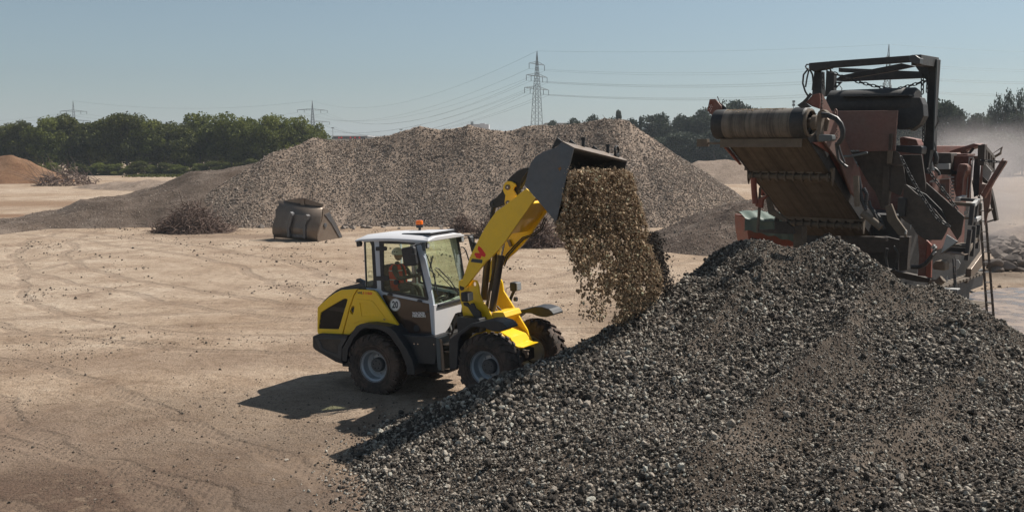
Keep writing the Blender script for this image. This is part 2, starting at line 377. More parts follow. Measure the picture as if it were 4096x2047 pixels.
# ---------------------------------------------------------------- instanced stones
def rock_mesh(name, seed, flat=.75, sub=2, rough=.28, mat_=None):
    import bmesh
    rg = random.Random(seed); bm = bmesh.new(); bmesh.ops.create_icosphere(bm, subdivisions=sub, radius=1)
    cuts = [(Vector((rg.gauss(0,1), rg.gauss(0,1), rg.gauss(0,1))).normalized(), rg.uniform(.46,.80)) for _ in range(12)]
    for v in bm.verts:
        p = v.co.copy()
        for n, d in cuts:
            k = p.dot(n)-d
            if k > 0: p -= n*k*.99
        p *= 1+rg.uniform(-rough, rough)*.10
        v.co = Vector((p.x*1.15, p.y*.95, p.z*flat))
    me = bpy.data.meshes.new(name); bm.to_mesh(me); bm.free()
    if mat_: me.materials.append(mat_)
    return me
def stone_protos(tagname, mat_, n=6, sub=2):
    c = bpy.data.collections.new(tagname)
    for i in range(n):
        o = bpy.data.objects.new(tagname+'_shape', rock_mesh('stone', 100+i, random.Random(i).uniform(.6,.95), sub, .3, mat_)); c.objects.link(o)
    return c
def scatter(name, pts, scl, protos, parent=None, rot=None, **props):
    pts = np.asarray(pts, float); n = len(pts)
    me = bpy.data.meshes.new(name); me.vertices.add(n); me.vertices.foreach_set('co', pts.ravel())
    a = me.attributes.new('sz', 'FLOAT_VECTOR', 'POINT')
    scl = np.asarray(scl, float)
    if scl.ndim == 1: scl = np.repeat(scl[:, None], 3, 1)
    a.data.foreach_set('vector', scl.ravel())
    if rot is None: rot = RNG.uniform(0, 6.283, (n, 3))
    b = me.attributes.new('rt', 'FLOAT_VECTOR', 'POINT'); b.data.foreach_set('vector', np.asarray(rot, float).ravel())
    me.update(); o = bpy.data.objects.new(name, me); COL.objects.link(o)
    if parent: o.parent = parent; o.matrix_parent_inverse = world_of(parent).inverted()
    g = bpy.data.node_groups.new(name+'_nodes', 'GeometryNodeTree')
    g.interface.new_socket('Geometry', in_out='INPUT', socket_type='NodeSocketGeometry')
    g.interface.new_socket('Geometry', in_out='OUTPUT', socket_type='NodeSocketGeometry')
    gi = g.nodes.new('NodeGroupInput'); go = g.nodes.new('NodeGroupOutput')
    ci = g.nodes.new('GeometryNodeCollectionInfo'); ci.inputs['Collection'].default_value = protos
    ci.inputs['Separate Children'].default_value = True; ci.inputs['Reset Children'].default_value = True
    ip = g.nodes.new('GeometryNodeInstanceOnPoints'); ip.inputs['Pick Instance'].default_value = True
    ri = g.nodes.new('FunctionNodeRandomValue'); ri.data_type = 'INT'; ri.inputs[4].default_value = 0; ri.inputs[5].default_value = len(protos.objects)-1
    def at(nm):
        q = g.nodes.new('GeometryNodeInputNamedAttribute'); q.data_type = 'FLOAT_VECTOR'; q.inputs['Name'].default_value = nm; return q.outputs['Attribute']
    er = g.nodes.new('FunctionNodeEulerToRotation')
    L = g.links.new
    L(gi.outputs[0], ip.inputs['Points']); L(ci.outputs[0], ip.inputs['Instance']); L(ri.outputs[2], ip.inputs['Instance Index'])
    L(at('rt'), er.inputs[0]); L(er.outputs[0], ip.inputs['Rotation']); L(at('sz'), ip.inputs['Scale']); L(ip.outputs[0], go.inputs[0])
    md = o.modifiers.new('scatter', 'NODES'); md.node_group = g
    for k, v in props.items(): o[k] = v
    return o

# ---------------------------------------------------------------- height fields
def tps(P):
    P = np.array(P, float); X = P[:, :2]; n = len(P)
    d = np.hypot(X[:,None,0]-X[None,:,0], X[:,None,1]-X[None,:,1]); K = np.where(d>0, d*d*np.log(d+1e-9), 0) + np.eye(n)*.02
    A = np.zeros((n+3, n+3)); A[:n,:n] = K; A[:n,n] = 1; A[:n,n+1:] = X; A[n,:n] = 1; A[n+1:,:n] = X.T
    w_ = np.linalg.solve(A, np.concatenate([P[:,2], [0,0,0]]))
    def f(x, y):
        sh = np.shape(x); x = np.ravel(x).astype(float); y = np.ravel(y).astype(float); out = np.zeros(len(x))
        for i in range(n):
            r = np.hypot(x-X[i,0], y-X[i,1]); out += w_[i]*r*r*np.log(r+1e-9)
        return (out + w_[n] + w_[n+1]*x + w_[n+2]*y).reshape(sh)
    return f
FP = []
def cp(px, py, d): p = atd(px, py, d); FP.append(tuple(p)); return p
def gp(px, py, z=0.0): p = atz(px, py, z); FP.append(tuple(p)); return p
for px, py in ((1400,1890), (1440,2047), (1480,1780), (1560,1700)): gp(px, py)
for px, py in ((1250,1890), (1300,2047), (1350,1750)): gp(px, py, -.35)
crest = [(1640,1643,19.0), (1760,1592,18.75), (1860,1550,18.5), (1942,1516,18.55), (2050,1473,18.7), (2160,1440,18.9), (2300,1370,19.7), (2450,1300,20.4), (2560,1235,21.0), (2680,1150,21.9), (2780,1070,22.8), (2860,1000,23.6), (2940,958,24.2), (3000,948,24.4), (3060,955,24.5),
         (3170,995,24.6), (3310,935,24.5), (3420,990,24.4), (3560,1092,24.2), (3620,1140,24.2), (3740,1135,24.0), (3850,1185,23.4), (3950,1245,22.6), (4096,1330,21.5), (4200,1390,20.7)]
CRX, CRY, CRD = [c[0] for c in crest], [c[1] for c in crest], [c[2] for c in crest]
for i, (px, py, d) in enumerate(crest):
    p = cp(px, py, d)
    k = (.62 if i > 5 else .45)*1.3
    FP.append((p.x-.3, p.y+1.3, p.z-k)); 
    if i > 6: FP.append((p.x-.4, p.y+3.0, max(p.z-1.9, -.5)))
for x, y, z in ((-2.0,20.6,-.15), (.45,21.2,.20), (-.9,19.6,.12), (1.6,22.4,.25), (2.9,24.0,.2)): FP.append((x, y, z))
for px, py, d in ((2000,2047,13.0), (2600,2047,12.0), (3300,2047,11.2), (4096,2047,10.6), (1750,1900,14.6), (2000,1750,15.8), (2600,1560,17.0), (2300,1750,14.9), (3000,1700,14.4), (3000,1430,17.6),
                  (3600,1600,15.2), (3600,1300,18.6), (4050,1550,16.6), (4096,1800,13.4), (3300,1150,21.0), (2900,1200,20.4), (2500,1800,14.0), (3500,1850,12.8), (2700,1330,19.4)): cp(px, py, d)
for x, y in ((13.2,25.5),(14.2,24),(15,22),(17,19),(18,15),(12,27.5),(10,28.5),(15,27),(8,29),(5,28)): FP.append((x, y, -.7))
_pf = tps(FP)
pk2 = atd(3312, 916, 24.3); pk1 = atd(2990, 938, 24.2); pk3 = atd(3690, 1122, 24)
def front_z(x, y):
    z = _pf(x, y)
    z = np.maximum(z, pk2.z - .56*np.hypot(x-pk2.x, (y-pk2.y)) - .0)
    z = np.maximum(z, pk1.z - .60*np.hypot(x-pk1.x, (y-pk1.y)))
    z = np.where((x > 11.2+.0*y) & (y > 23.2) | (x > 12.5) & (y > 21.5), np.minimum(z, -.2+0*z), z) if False else z
    # ridges left by separate dumps
    q = (x*.80 - y*.60); rid = np.abs(((q*.42+.35*fbm(x, y, .35, 2, 5)) % 1)-.5)
    z = z + np.where(z > .25, ((.25-rid)*.85+.10*np.exp(-(rid/.06)**2))*np.clip((x-1.0)/3.5, 0, 1), 0)
    fade = np.clip((z+.05)/.4, 0, 1)
    z = z + fade*fbm(x, y, .9, 4, 3)*.16
    # the crest line of the heap: beyond it the slope falls away at the angle of repose
    px = 2048+FPX*x/(y*CT+1.9*ST*1.6); ty = np.interp(px, CRX, CRY)+np.where(px < 2400, 9, 0); yc = np.interp(px, CRX, CRD)
    v = (ty+12-1023.5)/FPX; cap = CAM_H - y*(ST+v*CT)/(CT-v*ST)
    over = np.clip(y-yc, -3, 9); z = np.minimum(z, cap - np.where(over > 0, .50*over, 0))
    return z + fade*fbm(x, y, 7, 3, 9)*.05
def ground_z(x, y):
    # small ruts on the yard, flat at distance
    return fbm(x*.35, y, .6, 4, 21)*.07*np.clip((70-y)/40, 0, 1)
# ---------------------------------------------------------------- ground
def graded(a, b, n, c, p):
    t = np.linspace(-1, 1, n); s = np.sign(t)*np.abs(t)**p
    return c + np.where(s < 0, s*(c-a), s*(b-c))
gx = graded(-1500, 1500, 420, 0, 3.6); gy = graded(-40, 2600, 460, 18, 3.4)
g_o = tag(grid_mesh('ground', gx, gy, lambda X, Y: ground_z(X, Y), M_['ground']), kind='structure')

# ---------------------------------------------------------------- foreground gravel pile
front = grid_mesh('gravel_pile', np.arange(-4.5, 17, .085), np.arange(8.0, 31, .085), front_z, M_['pile_base'], keep=lambda X, Y, Z: Z > -.08)
tag(front, 'large heap of coarse grey gravel filling the foreground, with two peaks under the conveyor', 'gravel pile')
P_ST = stone_protos('gravel_shape', M_['stone'], 8)
def pile_points(n, zf, x0, x1, y0, y1, thresh=.0):
    x = RNG.uniform(x0, x1, n); y = RNG.uniform(y0, y1, n); z = zf(x, y); k = z > thresh
    return x[k], y[k], z[k]
x, y, z = pile_points(300000, front_z, -4.3, 16.5, 9.5, 29.5, -.03)
rq = np.abs((((x*.80-y*.60)*.42+.35*fbm(x, y, .35, 2, 5)) % 1)-.5)      # 0 on a dump ridge: fines on the ridges, coarse stones in the troughs
coarse = fbm(x, y, .35, 3, 31) - .05*(x-2.0) + .02*(y-16) + .14 + np.where(x > 1.5, (rq-.20)*1.2, 0)*np.clip((x-1.5)/3, 0, 1)
k = (RNG.uniform(size=len(x)) < np.clip(.70+coarse*1.3, .16, 1)); x, y, z, coarse = x[k], y[k], z[k], coarse[k]
s = np.clip(1.0*RNG.lognormal(-3.80, .38, len(x))*(1+.45*np.clip(coarse, -.8, .6)), .012, .085)
scatter('gravel_stones', np.stack([x, y, z+s*RNG.uniform(.1, 1.1, len(x))], 1), s, P_ST, front, kind='stuff')
x, y, z = pile_points(330000, front_z, -4.6, 16.5, 9.5, 28, -.06)
s = RNG.uniform(.007, .021, len(x))
scatter('fine_gravel', np.stack([x, y, z+s*.4], 1), s, P_ST, front, kind='stuff')

# ---------------------------------------------------------------- big gravel pile at the back
BIG = [(1098,592),(1165,590),(1256,549),(1345,552),(1440,553),(1511,538),(1600,530),(1686,507),(1766,517),(1815,514),(1869,505),(1957,516),(2052,532),(2100,515),(2160,501),(2227,500),(2307,506),(2402,485),(2460,484),(2514,489)]
bigp = [atd(px, py, 75+1.2*math.sin(i*2.1)-(3.5 if i < 2 else 0)) for i, (px, py) in enumerate(BIG)]
BIGR = ((880,742,69),(990,672,70.5),(1098,604,72),(1256,568,74),(1440,562,75),(1600,546,75),(1869,526,75),(2100,526,75),(2300,510,75),(2420,498,75),(2514,500,75.5))
bigr = [atd(*q) for q in BIGR]; bigp0 = [atd(px, py, 75) for px, py in BIG]
def seg_cone(x, y, a, b, sl):
    ab = np.array([b.x-a.x, b.y-a.y]); L = (ab**2).sum()+1e-9
    t = np.clip(((x-a.x)*ab[0]+(y-a.y)*ab[1])/L, 0, 1)
    return (a.z+(b.z-a.z)*t) - .10*np.sin(np.pi*t) - sl*np.hypot(x-a.x-t*ab[0], y-a.y-t*ab[1])
def big_z(x, y):
    z = np.full(np.shape(x), -9.0)
    for a, b in zip(bigr, bigr[1:]): z = np.maximum(z, seg_cone(x, y, a, b, .66))
    px = 2048+FPX*x/75.4; crz = np.interp(px, [p[0] for p in BIG], [p.z for p in bigp0]); rz = np.interp(px, [p[0] for p in BIGR], [p.z for p in bigr])
    dl = np.where((px > 1098) & (px < 2514), crz-rz, 0)      # small tips left by single loads, fading down the face
    z = z + dl*np.exp(-((y-74.6)/1.7)**2)
    a = np.clip((z+.2)/1.5, 0, 1)
    return z + a*(fbm(x, y, .16, 2, 41)*.45 + fbm(x*1.0, y*.4, .9, 3, 44)*.13 + fbm(x, y, 1.9, 3, 43)*.10)
big = grid_mesh('gravel_pile', np.arange(-34, 22, .2), np.arange(58, 92, .2), big_z, M_['far_base'], keep=lambda X, Y, Z: Z > -.3)
tag(big, 'huge long grey-brown gravel heap with a bumpy crest behind the loader', 'gravel pile')
P_FAR = stone_protos('far_gravel_shape', M_['stone_far'], 5, 1)
x, y, z = pile_points(330000, big_z, -33, 21, 58, 77.5, -.1)
dn = fbm(x, y*.4, .30, 3, 47); k = RNG.uniform(size=len(x)) < np.clip(.80+dn*1.0-.35*np.clip((z-3.5)/3, 0, 1), .25, 1); x, y, z = x[k], y[k], z[k]
s = np.clip(RNG.lognormal(-3.15, .35, len(x)), .02, .11)
scatter('gravel_stones', np.stack([x, y, z+s*.3], 1), s, P_FAR, big, kind='stuff')

# ramp road climbing onto the pile from the left
ra = [atz(-420, 960, .05), atd(80, 885, 66), atd(480, 800, 70), atd(900, 690, 74), atd(1080, 655, 76)]
def ramp_z(x, y):
    z = np.full(np.shape(x), -9.0)
    for a, b in zip(ra, ra[1:]):
        ab = np.array([b.x-a.x, b.y-a.y]); L = (ab**2).sum()
        t = np.clip(((x-a.x)*ab[0]+(y-a.y)*ab[1])/L, 0, 1)
        r = np.hypot(x-a.x-t*ab[0], y-a.y-t*ab[1])
        z = np.maximum(z, (a.z+(b.z-a.z)*t) - .50*np.clip(r-2.6, 0, 99) - .10*np.cos(np.clip(r, 0, 2.6)/2.6*9))
    return z + np.clip(z, 0, 1)*fbm(x*.5, y, 1.0, 3, 51)*.18
rampo = grid_mesh('ramp_embankment', np.arange(-52, -12, .2), np.arange(56, 88, .2), ramp_z, M_['ramp'], keep=lambda X, Y, Z: Z > -.2)
tag(rampo, kind='structure')
x, y, z = pile_points(26000, ramp_z, -50, -14, 58, 84, 0); k = fbm(x, y, .5, 2, 55) > -.05; x, y, z = x[k], y[k], z[k]
s = RNG.uniform(.02, .06, len(x))
scatter('embankment_gravel', np.stack([x, y, z], 1), s, P_FAR, rampo, kind='stuff')

def mound(name, crest_px, sl, mat_, res, label, cat, amp=.25, ns=.8, seed=0, thresh=-.15, trunc=None):
    P = [atd(*c) for c in crest_px]
    def zf(x, y):
        z = np.full(np.shape(x), -9.0)
        if len(P) == 1: z = P[0].z - sl*np.hypot(x-P[0].x, y-P[0].y)
        for a, b in zip(P, P[1:]): z = np.maximum(z, seg_cone(x, y, a, b, sl))
        z = np.where(z > P[0].z-99, z, z)
        a = np.clip(z+.2, 0, 1); return z - .0 + a*(fbm(x, y, ns, 4, seed)*amp)
    zm = max(p.z for p in P); rr = (zm+1)/sl
    x0, x1 = min(p.x for p in P)-rr, max(p.x for p in P)+rr; y0, y1 = min(p.y for p in P)-rr, max(p.y for p in P)+rr
    o = grid_mesh(name, np.arange(x0, x1, res), np.arange(y0, y1, res), zf, mat_, keep=lambda X, Y, Z: Z > thresh)
    tag(o, label, cat); return o, zf, (x0, x1, y0, y1)
m1, mz, mb_ = mound('soil_mound', [(-260,640,150), (-60,628,150), (50,622,150), (110,640,150), (190,680,149)], .50, M_['red_soil'], .45, 'orange-brown soil mound before the trees at the left edge', 'soil mound', .5, .35, 61)
m2, mz2, mb2 = mound('soil_mound', [(2960,800,54), (3060,772,53), (3200,770,54), (3330,790,56)], .42, M_['dark_soil'], .16, 'low dark soil and gravel mound left of the red skip', 'soil mound', .35, .9, 63)
x, y, z = pile_points(16000, mz2, *mb2, 0); s = RNG.uniform(.02, .07, len(x)); scatter('mound_gravel', np.stack([x, y, z], 1), s, P_FAR, m2, kind='stuff')
m3, _, _ = mound('gravel_pile', [(2800,640,150), (2900,634,150), (3100,640,150), (3300,650,150)], .45, M_['far_base'], .5, 'flat pale gravel heap far behind the conveyor belt', 'gravel pile', .4, .4, 65)
m4, _, _ = mound('gravel_pile', [(4010,905,52), (4150,880,52), (4300,870,53)], .5, M_['far_base'], .25, 'dusty rubble heap at the right edge behind the crusher', 'gravel pile', .5, .8, 67)
m5, _, _ = mound('soil_mound', [(330,740,128), (480,722,126), (600,716,124), (700,718,122)], .30, M_['far_base'], .4, 'low grey bank beside the ramp at left', 'soil mound', .3, .6, 68)

# pebbles strewn on the yard
P_PB = stone_protos('pebble_shape', M_['pebble'], 5, 1)
n = 60000
d = 10+62*RNG.uniform(size=n)**1.8; x = (RNG.uniform(-.62, .62, n))*d; y = d
k = (fbm(x, y*1.2, .35, 4, 71)+.4*np.exp(-((x+3.6)**2/9+(y-17)**2/10)) > .10+.25*RNG.uniform(size=n)) | (RNG.uniform(size=n) < .05); x, y = x[k], y[k]
s = np.clip(RNG.lognormal(-4.25, .5, len(x)), .006, .05)*np.clip(y/22, .8, 2)
scatter('yard_pebbles', np.stack([x, y, ground_z(x, y)+s*.2], 1), s, P_PB, kind='stuff')
n = 110000; y = 10.5+16*RNG.uniform(size=n)**1.3; x = RNG.uniform(-.62, .12, n)*y
k = fbm(x, y, .8, 4, 74) > -.10+.35*RNG.uniform(size=n); x, y = x[k], y[k]
scatter('yard_grit', np.stack([x, y, ground_z(x, y)+.002], 1), RNG.uniform(.003, .0085, len(x)), P_PB, kind='stuff')
# loose stones rolled off the heap toe
n = 3200; t = RNG.uniform(size=n)
tx = np.interp(t, [0,.25,.5,.75,1], [-1.85,-2.15,-2.6,-2.4,-1.5]); ty = np.interp(t, [0,.25,.5,.75,1], [12.5,14.2,16,17.6,19.0])
off = RNG.exponential(.30, n); x = tx-off*.95+.25; y = ty+RNG.normal(0, .3, n)+off*.1
s = np.clip(RNG.lognormal(-3.95, .4, n), .008, .05)
scatter('toe_stones', np.stack([x, y, ground_z(x, y)+s*.3], 1), s, P_ST, kind='stuff')
def boulder(px, py, sz, seed, label, group, d=None, z=0, sink=.25):
    p = atz(px, py, z) if d is None else atd(px, py, d)
    me = BLD[seed % len(BLD)]; o = bpy.data.objects.new('boulder', me); COL.objects.link(o)
    rg = random.Random(seed); o.scale = (sz*rg.uniform(.8,1.3), sz*rg.uniform(.8,1.2), sz*rg.uniform(.6,.9))
    o.rotation_euler = (rg.uniform(-.3,.3), rg.uniform(-.3,.3), rg.uniform(0,6.28)); o.location = p+Vector((0,0,sz*sink))
    return tag(o, label, 'boulder', group)
BLD = [rock_mesh('boulder', 300+i, .8, 3, .22, M_['boulder']) for i in range(5)]
rg = random.Random(4)
for i in range(34):
    px = rg.choice([rg.uniform(930,1100), rg.uniform(1370,1480), rg.uniform(1370,1800), rg.uniform(2140,2290)]); py = 893+rg.uniform(0,20)+(6 if px > 1300 else 0)+(78 if px > 2100 else 0)
    boulder(px, py, rg.uniform(.12,.34), i, 'pale rock lying along the foot of the huge gravel heap', 'pale rocks along the foot of the big gravel heap')
for i in range(90):
    px = rg.uniform(3950,4130); t_ = rg.uniform(0,1); py = 1090-120*t_-rg.uniform(0,15)
    boulder(px, py, rg.uniform(.16,.42), 50+i, 'dusty grey boulder in the rubble behind the ladder', 'boulders in the rubble behind the crusher', d=None if t_ < .15 else 41+5*t_, sink=.1)
# ================================================================ WHEEL LOADER
def frame_from(px, py, d, yaw, pitch, roll=0, ly=-1.115):
    """frame whose near wheel rim face (local 0, ly, .69) is seen at px,py at distance d"""
    Rm = Matrix.Rotation(-yaw, 4, 'Z') @ Matrix.Rotation(-pitch, 4, 'Y') @ Matrix.Rotation(roll, 4, 'X')
    p = atd(px, py, d); o = p - (Rm @ Vector((0, ly, .69)))
    return Frame(Matrix.Translation(o) @ Rm)
FR = frame_from(1494, 1463, 20.6, R(28), R(3.2))
FF = frame_from(1940, 1471, 19.3, R(31), R(3.2))
A = (1240,1080,3.217); B = (1400,880,3.217); C_ = (1760,1200,3.217); D_ = (1240,1200,3.217); E = (1900,520,2.681); G_ = (1750,900,1.98); F_ = (1200,880,1.739)
loader = empty('wheel_loader', FR.M, None, 'yellow and grey wheel loader tipping gravel from its raised bucket', 'wheel loader')
class Ctx: pass
def pr(fr, c, pts, y0, y1, holes=()):
    """outline traced on the plane local y=y0, thickness to y1"""
    P = [fr.pl(x, y, y0) for x, y in crop(c, pts)]
    H = [[fr.pl(x, y, y0) for x, y in crop(c, h)] for h in holes]
    return MB().prism(P, (0, y1-y0, 0), H)
def part(name, mb, m, fr, bevel=0, parent=None, smooth=False, **k):
    return mb.build(name, M_[m] if isinstance(m, str) else m, parent or loader, fr.M, bevel, smooth, **k)
def mirror_pr(mb):
    n = MB(); n.v = [(x, -y, z) for x, y, z in mb.v]; n.f = [tuple(reversed(f)) for f in mb.f]; return n
def circ(cx, cy, rx, ry=None, n=24, a0=0):
    ry = ry or rx; return [(cx+rx*math.cos(2*math.pi*i/n+a0), cy+ry*math.sin(2*math.pi*i/n+a0)) for i in range(n)]

# ---- wheels
def tyre_mesh():
    mb = MB(); W = .225
    prof = [(.335,-.185),(.365,-.205),(.43,-.228),(.52,-.236),(.60,-.222),(.645,-.19),(.655,-.10),(.658,0),(.655,.10),(.645,.19),(.60,.222),(.52,.236),(.43,.228),(.365,.205),(.335,.185)]
    mb.lathe(prof, 'y', 56)
    # moulded rings on the side wall
    for sgn in (-1, 1):
        for r_ in (.41, .47):
            mb.lathe([(r_-.006, sgn*.216 if r_ < .45 else sgn*.228),(r_, sgn*(.232 if r_ < .45 else .240)),(r_+.006, sgn*(.224 if r_ < .45 else .231))], 'y', 48)
    N = 23
    for sgn in (-1, 1):
        for i in range(N):
            a0 = 2*math.pi*(i+(.5 if sgn > 0 else 0))/N; da = 2*math.pi/N
            # lug as loft of sections from centre to shoulder and down the side wall
            secs = [(.02, .635, .692, 0.00, .30), (.09, .635, .693, .10, .32), (.15, .630, .690, .26, .36), (.205, .60, .678, .42, .40), (.236, .56, .630, .50, .34), (.243, .53, .575, .54, .26)]
            vs = []
            for yy, r0, r1, sh, wd in secs:
                for (rr, aa) in ((r0, -.5*wd*1.1), (r1, -.5*wd), (r1, .5*wd), (r0, .5*wd*1.1)):
                    a = a0 + (sh+aa)*da*1.15*1.0
                    y_ = yy if rr == r1 or yy < .2 else yy-.03
                    vs.append((rr*math.cos(a), sgn*y_, rr*math.sin(a)))
            fs = []
            for k in range(len(secs)-1):
                b = k*4
                for j in range(3): fs.append((b+j, b+j+1, b+j+5, b+j+4))
            fs += [(0,1,2,3), (b+4, b+7, b+6, b+5)]
            mb.add(vs, fs)
    me = mb.mesh('tyre'); me.materials.append(M_['rubber'])
    for p in me.polygons[:14*56]: p.use_smooth = True
    return me
def rim_mesh():
    mb = MB(); mb.lathe([(.345,-.195),(.352,-.200),(.350,-.188),(.325,-.170),(.300,-.150),(.296,-.03),(.285,.0),(.225,.03),(.22,.035),(.10,.035),(0.0,.035)], 'y', 48)
    mb.lathe([(.345,.195),(.352,.200),(.325,.170),(.300,.150),(.296,.02)], 'y', 48)
    for k in range(8):
        a = 2*math.pi*k/8+.2; mb.lathe([(.0,.0),(.018,.0),(.018,.035)], 'y', 8, (.20*math.cos(a), 0, .20*math.sin(a)))
    me = mb.mesh('rim'); me.materials.append(M_['rim']); me.polygons.foreach_set('use_smooth', [True]*len(me.polygons)); me.set_sharp_from_angle(angle=R(35)); return me
def hub_mesh():
    mb = MB(); mb.lathe([(.155,.04),(.155,-.06),(.14,-.085),(0,-.085)], 'y', 32)
    for k in range(5):
        a = 2*math.pi*k/5+.5; mb.lathe([(0,-.105),(.014,-.105),(.014,-.08)], 'y', 8, (.085*math.cos(a), 0, .085*math.sin(a)))
    me = mb.mesh('hub'); me.materials.append(M_['hub']); return me
TY, RI, HU = tyre_mesh(), rim_mesh(), hub_mesh()
def wheel(fr, side, rot, x=0):
    M = fr.M @ Matrix.Translation((x, side*.925, .69)) @ Matrix.Rotation(rot, 4, 'Y') @ (Matrix.Rotation(math.pi, 4, 'Z') if side > 0 else Matrix.Identity(4))
    e = empty('wheel', M, loader)
    for nm, me in (('tyre', TY), ('rim', RI), ('hub', HU)):
        o = bpy.data.objects.new(nm, me); COL.objects.link(o); place(o, e, M)
wheel(FR, -1, .1); wheel(FR, 1, .5); wheel(FF, -1, .3); wheel(FF, 1, .2)

# ---- rear body
body = [(95,480),(140,432),(240,345),(320,290),(400,248),(610,238),(700,250),(800,258),(850,290),(1128,705),(1125,722),(900,702),(720,690),(640,700),(600,735),(490,838),(105,822),(92,790)]
part('engine_body', pr(FR, A, body, -.80, .80), 'soot', FR, .02)
rear = [(95,480),(140,434),(240,349),(320,294),(400,254),(610,241),(560,322),(545,370),(505,480),(412,832),(105,822),(92,790)]
grill = [(135,552),(160,530),(290,450),(430,371),(455,366),(478,372),(480,385),(465,440),(440,520),(372,745),(362,760),(108,752)]
part('hood_rear_panel', pr(FR, A, rear, -.87, -.80, [grill]), 'yellow', FR, .012)
frontp = [(622,249),(700,253),(800,262),(830,275),(852,296),(1125,700),(1124,722),(900,702),(720,690),(640,700),(600,737),(490,840),(425,836),(515,490),(556,372),(572,325)]
hexr = [(540,462),(610,462),(636,510),(618,548),(575,570),(530,565),(512,530)]
part('hood_side_panel', pr(FR, A, frontp, -.87, -.80, [hexr]), 'yellow', FR, .012)
part('filler_recess', pr(FR, A, hexr, -.815, -.80), 'yellow2', FR, 0)
part('filler_cap', pr(FR, A, circ(575,515,42), -.84, -.81), 'black', FR, .004)
# raised pressing on the side panel
part('panel_pressing', pr(FR, A, [(590,372),(700,380),(790,392),(830,430),(960,610),(1010,665),(900,655),(690,650),(640,655),(600,668),(560,690),(540,650),(580,420)], -.885, -.87, [[(x, y) for x, y in [(660,590),(900,600),(760,430),(640,420)]]]), 'yellow', FR, .010)
m = MB(); gr_p = [FR.pl(x, y, -.825) for x, y in crop(A, grill)]
m.prism(gr_p, (0, .012, 0)); part('grille_screen', m, 'umber', FR)
m = MB()
xs = [p.x for p in gr_p]; zs = [p.z for p in gr_p]
def inside(px_, pz_, poly):
    c = False; n = len(poly)
    for i in range(n):
        a, b = poly[i], poly[(i+1) % n]
        if (a.z > pz_) != (b.z > pz_) and px_ < (b.x-a.x)*(pz_-a.z)/(b.z-a.z)+a.x: c = not c
    return c
k = min(xs)
while k < max(xs):
    zz = [z_ for z_ in np.arange(min(zs), max(zs), .01) if inside(k, z_, gr_p)]
    if len(zz) > 2: m.box(k, k+.009, -.845, -.826, zz[0], zz[-1])
    k += .027
part('grille_bars', m, 'cyl', FR, kind='stuff')
part('grille_rail', pr(FR, A, [(225,508),(285,468),(460,490),(440,545),(340,530)], -.836, -.8255), 'dust_steel', FR)
top = [(145,430),(200,370),(260,318),(330,262),(400,226),(450,212),(600,178),(655,160),(715,215),(715,246),(610,236),(400,247),(320,288),(240,343)]
part('hood_cover', pr(FR, A, top, -.74, .74), 'dark', FR, .02)
part('exhaust_bracket', pr(FR, A, [(590,115),(612,110),(640,125),(700,150),(716,165),(716,246),(660,240),(672,205),(640,165),(592,163)], -.62, -.50), 'black', FR, .01)
# counterweight
cw = [(28,850),(60,838),(105,822),(490,840),(440,930),(412,1000),(412,1165),(430,1212),(330,1185),(60,1028),(30,990)]
cwh = [(115,890),(385,895),(390,925),(355,975),(352,1078),(235,1040),(160,1000)]
part('rear_bumper', pr(FR, A, cw, -1.02, 1.02), 'black', FR, .03)
part('bumper_trim', pr(FR, A, [(62,870),(480,872),(412,990),(405,1150),(340,1120),(130,1025),(70,900)], -1.045, -1.02, [cwh]), 'dark', FR, .01)
part('bumper_pad', pr(FR, A, cwh, -1.03, -1.02), 'umber', FR)
# chassis and articulation
m = MB().box(-1.3, 1.45, -.55, .55, .50, 1.15); part('rear_chassis', m, 'soot', FR, .02)
m = MB().box(-.12, .12, -.72, .72, .55, .82); part('rear_axle', m, 'soot', FR, .05)
m = MB().box(-.12, .12, -.72, .72, .55, .82); part('front_axle', m, 'soot', FF, .05)
m = MB().box(1.3, 1.75, -.28, .28, .55, .72).box(1.3, 1.75, -.28, .28, .95, 1.1).tube([(1.6,0,.5),(1.6,0,1.2)], .07, 12)
part('articulation_joint', m, 'soot', FR, .01)
m = MB()
for i in range(4): m.tube([(1.3,-.15+.1*i,.85+.04*i),(1.55,-.3+.12*i,.75+.05*i),(1.8,-.2+.12*i,.86+.05*i)], .02, 6)
part('hydraulic_hose', m, 'hose', FR, kind='stuff')
# rear fender
fend = [(412,1168),(412,1012),(500,860),(590,722),(640,696),(760,690),(900,705),(1010,730),(1090,790),(1240,1010),(1320,1170),(1345,1290),(1350,1345),(1245,1345),(1235,1230),(1155,1030),(1015,835),(950,795),(860,757),(700,748),(640,785),(560,880),(490,1020),(470,1180)]
part('rear_fender', pr(FR, A, fend, -1.17, -.74), 'black', FR, .015)
part('rear_fender', mirror_pr(pr(FR, A, fend, -1.17, -.74)), 'black', FR, .015)
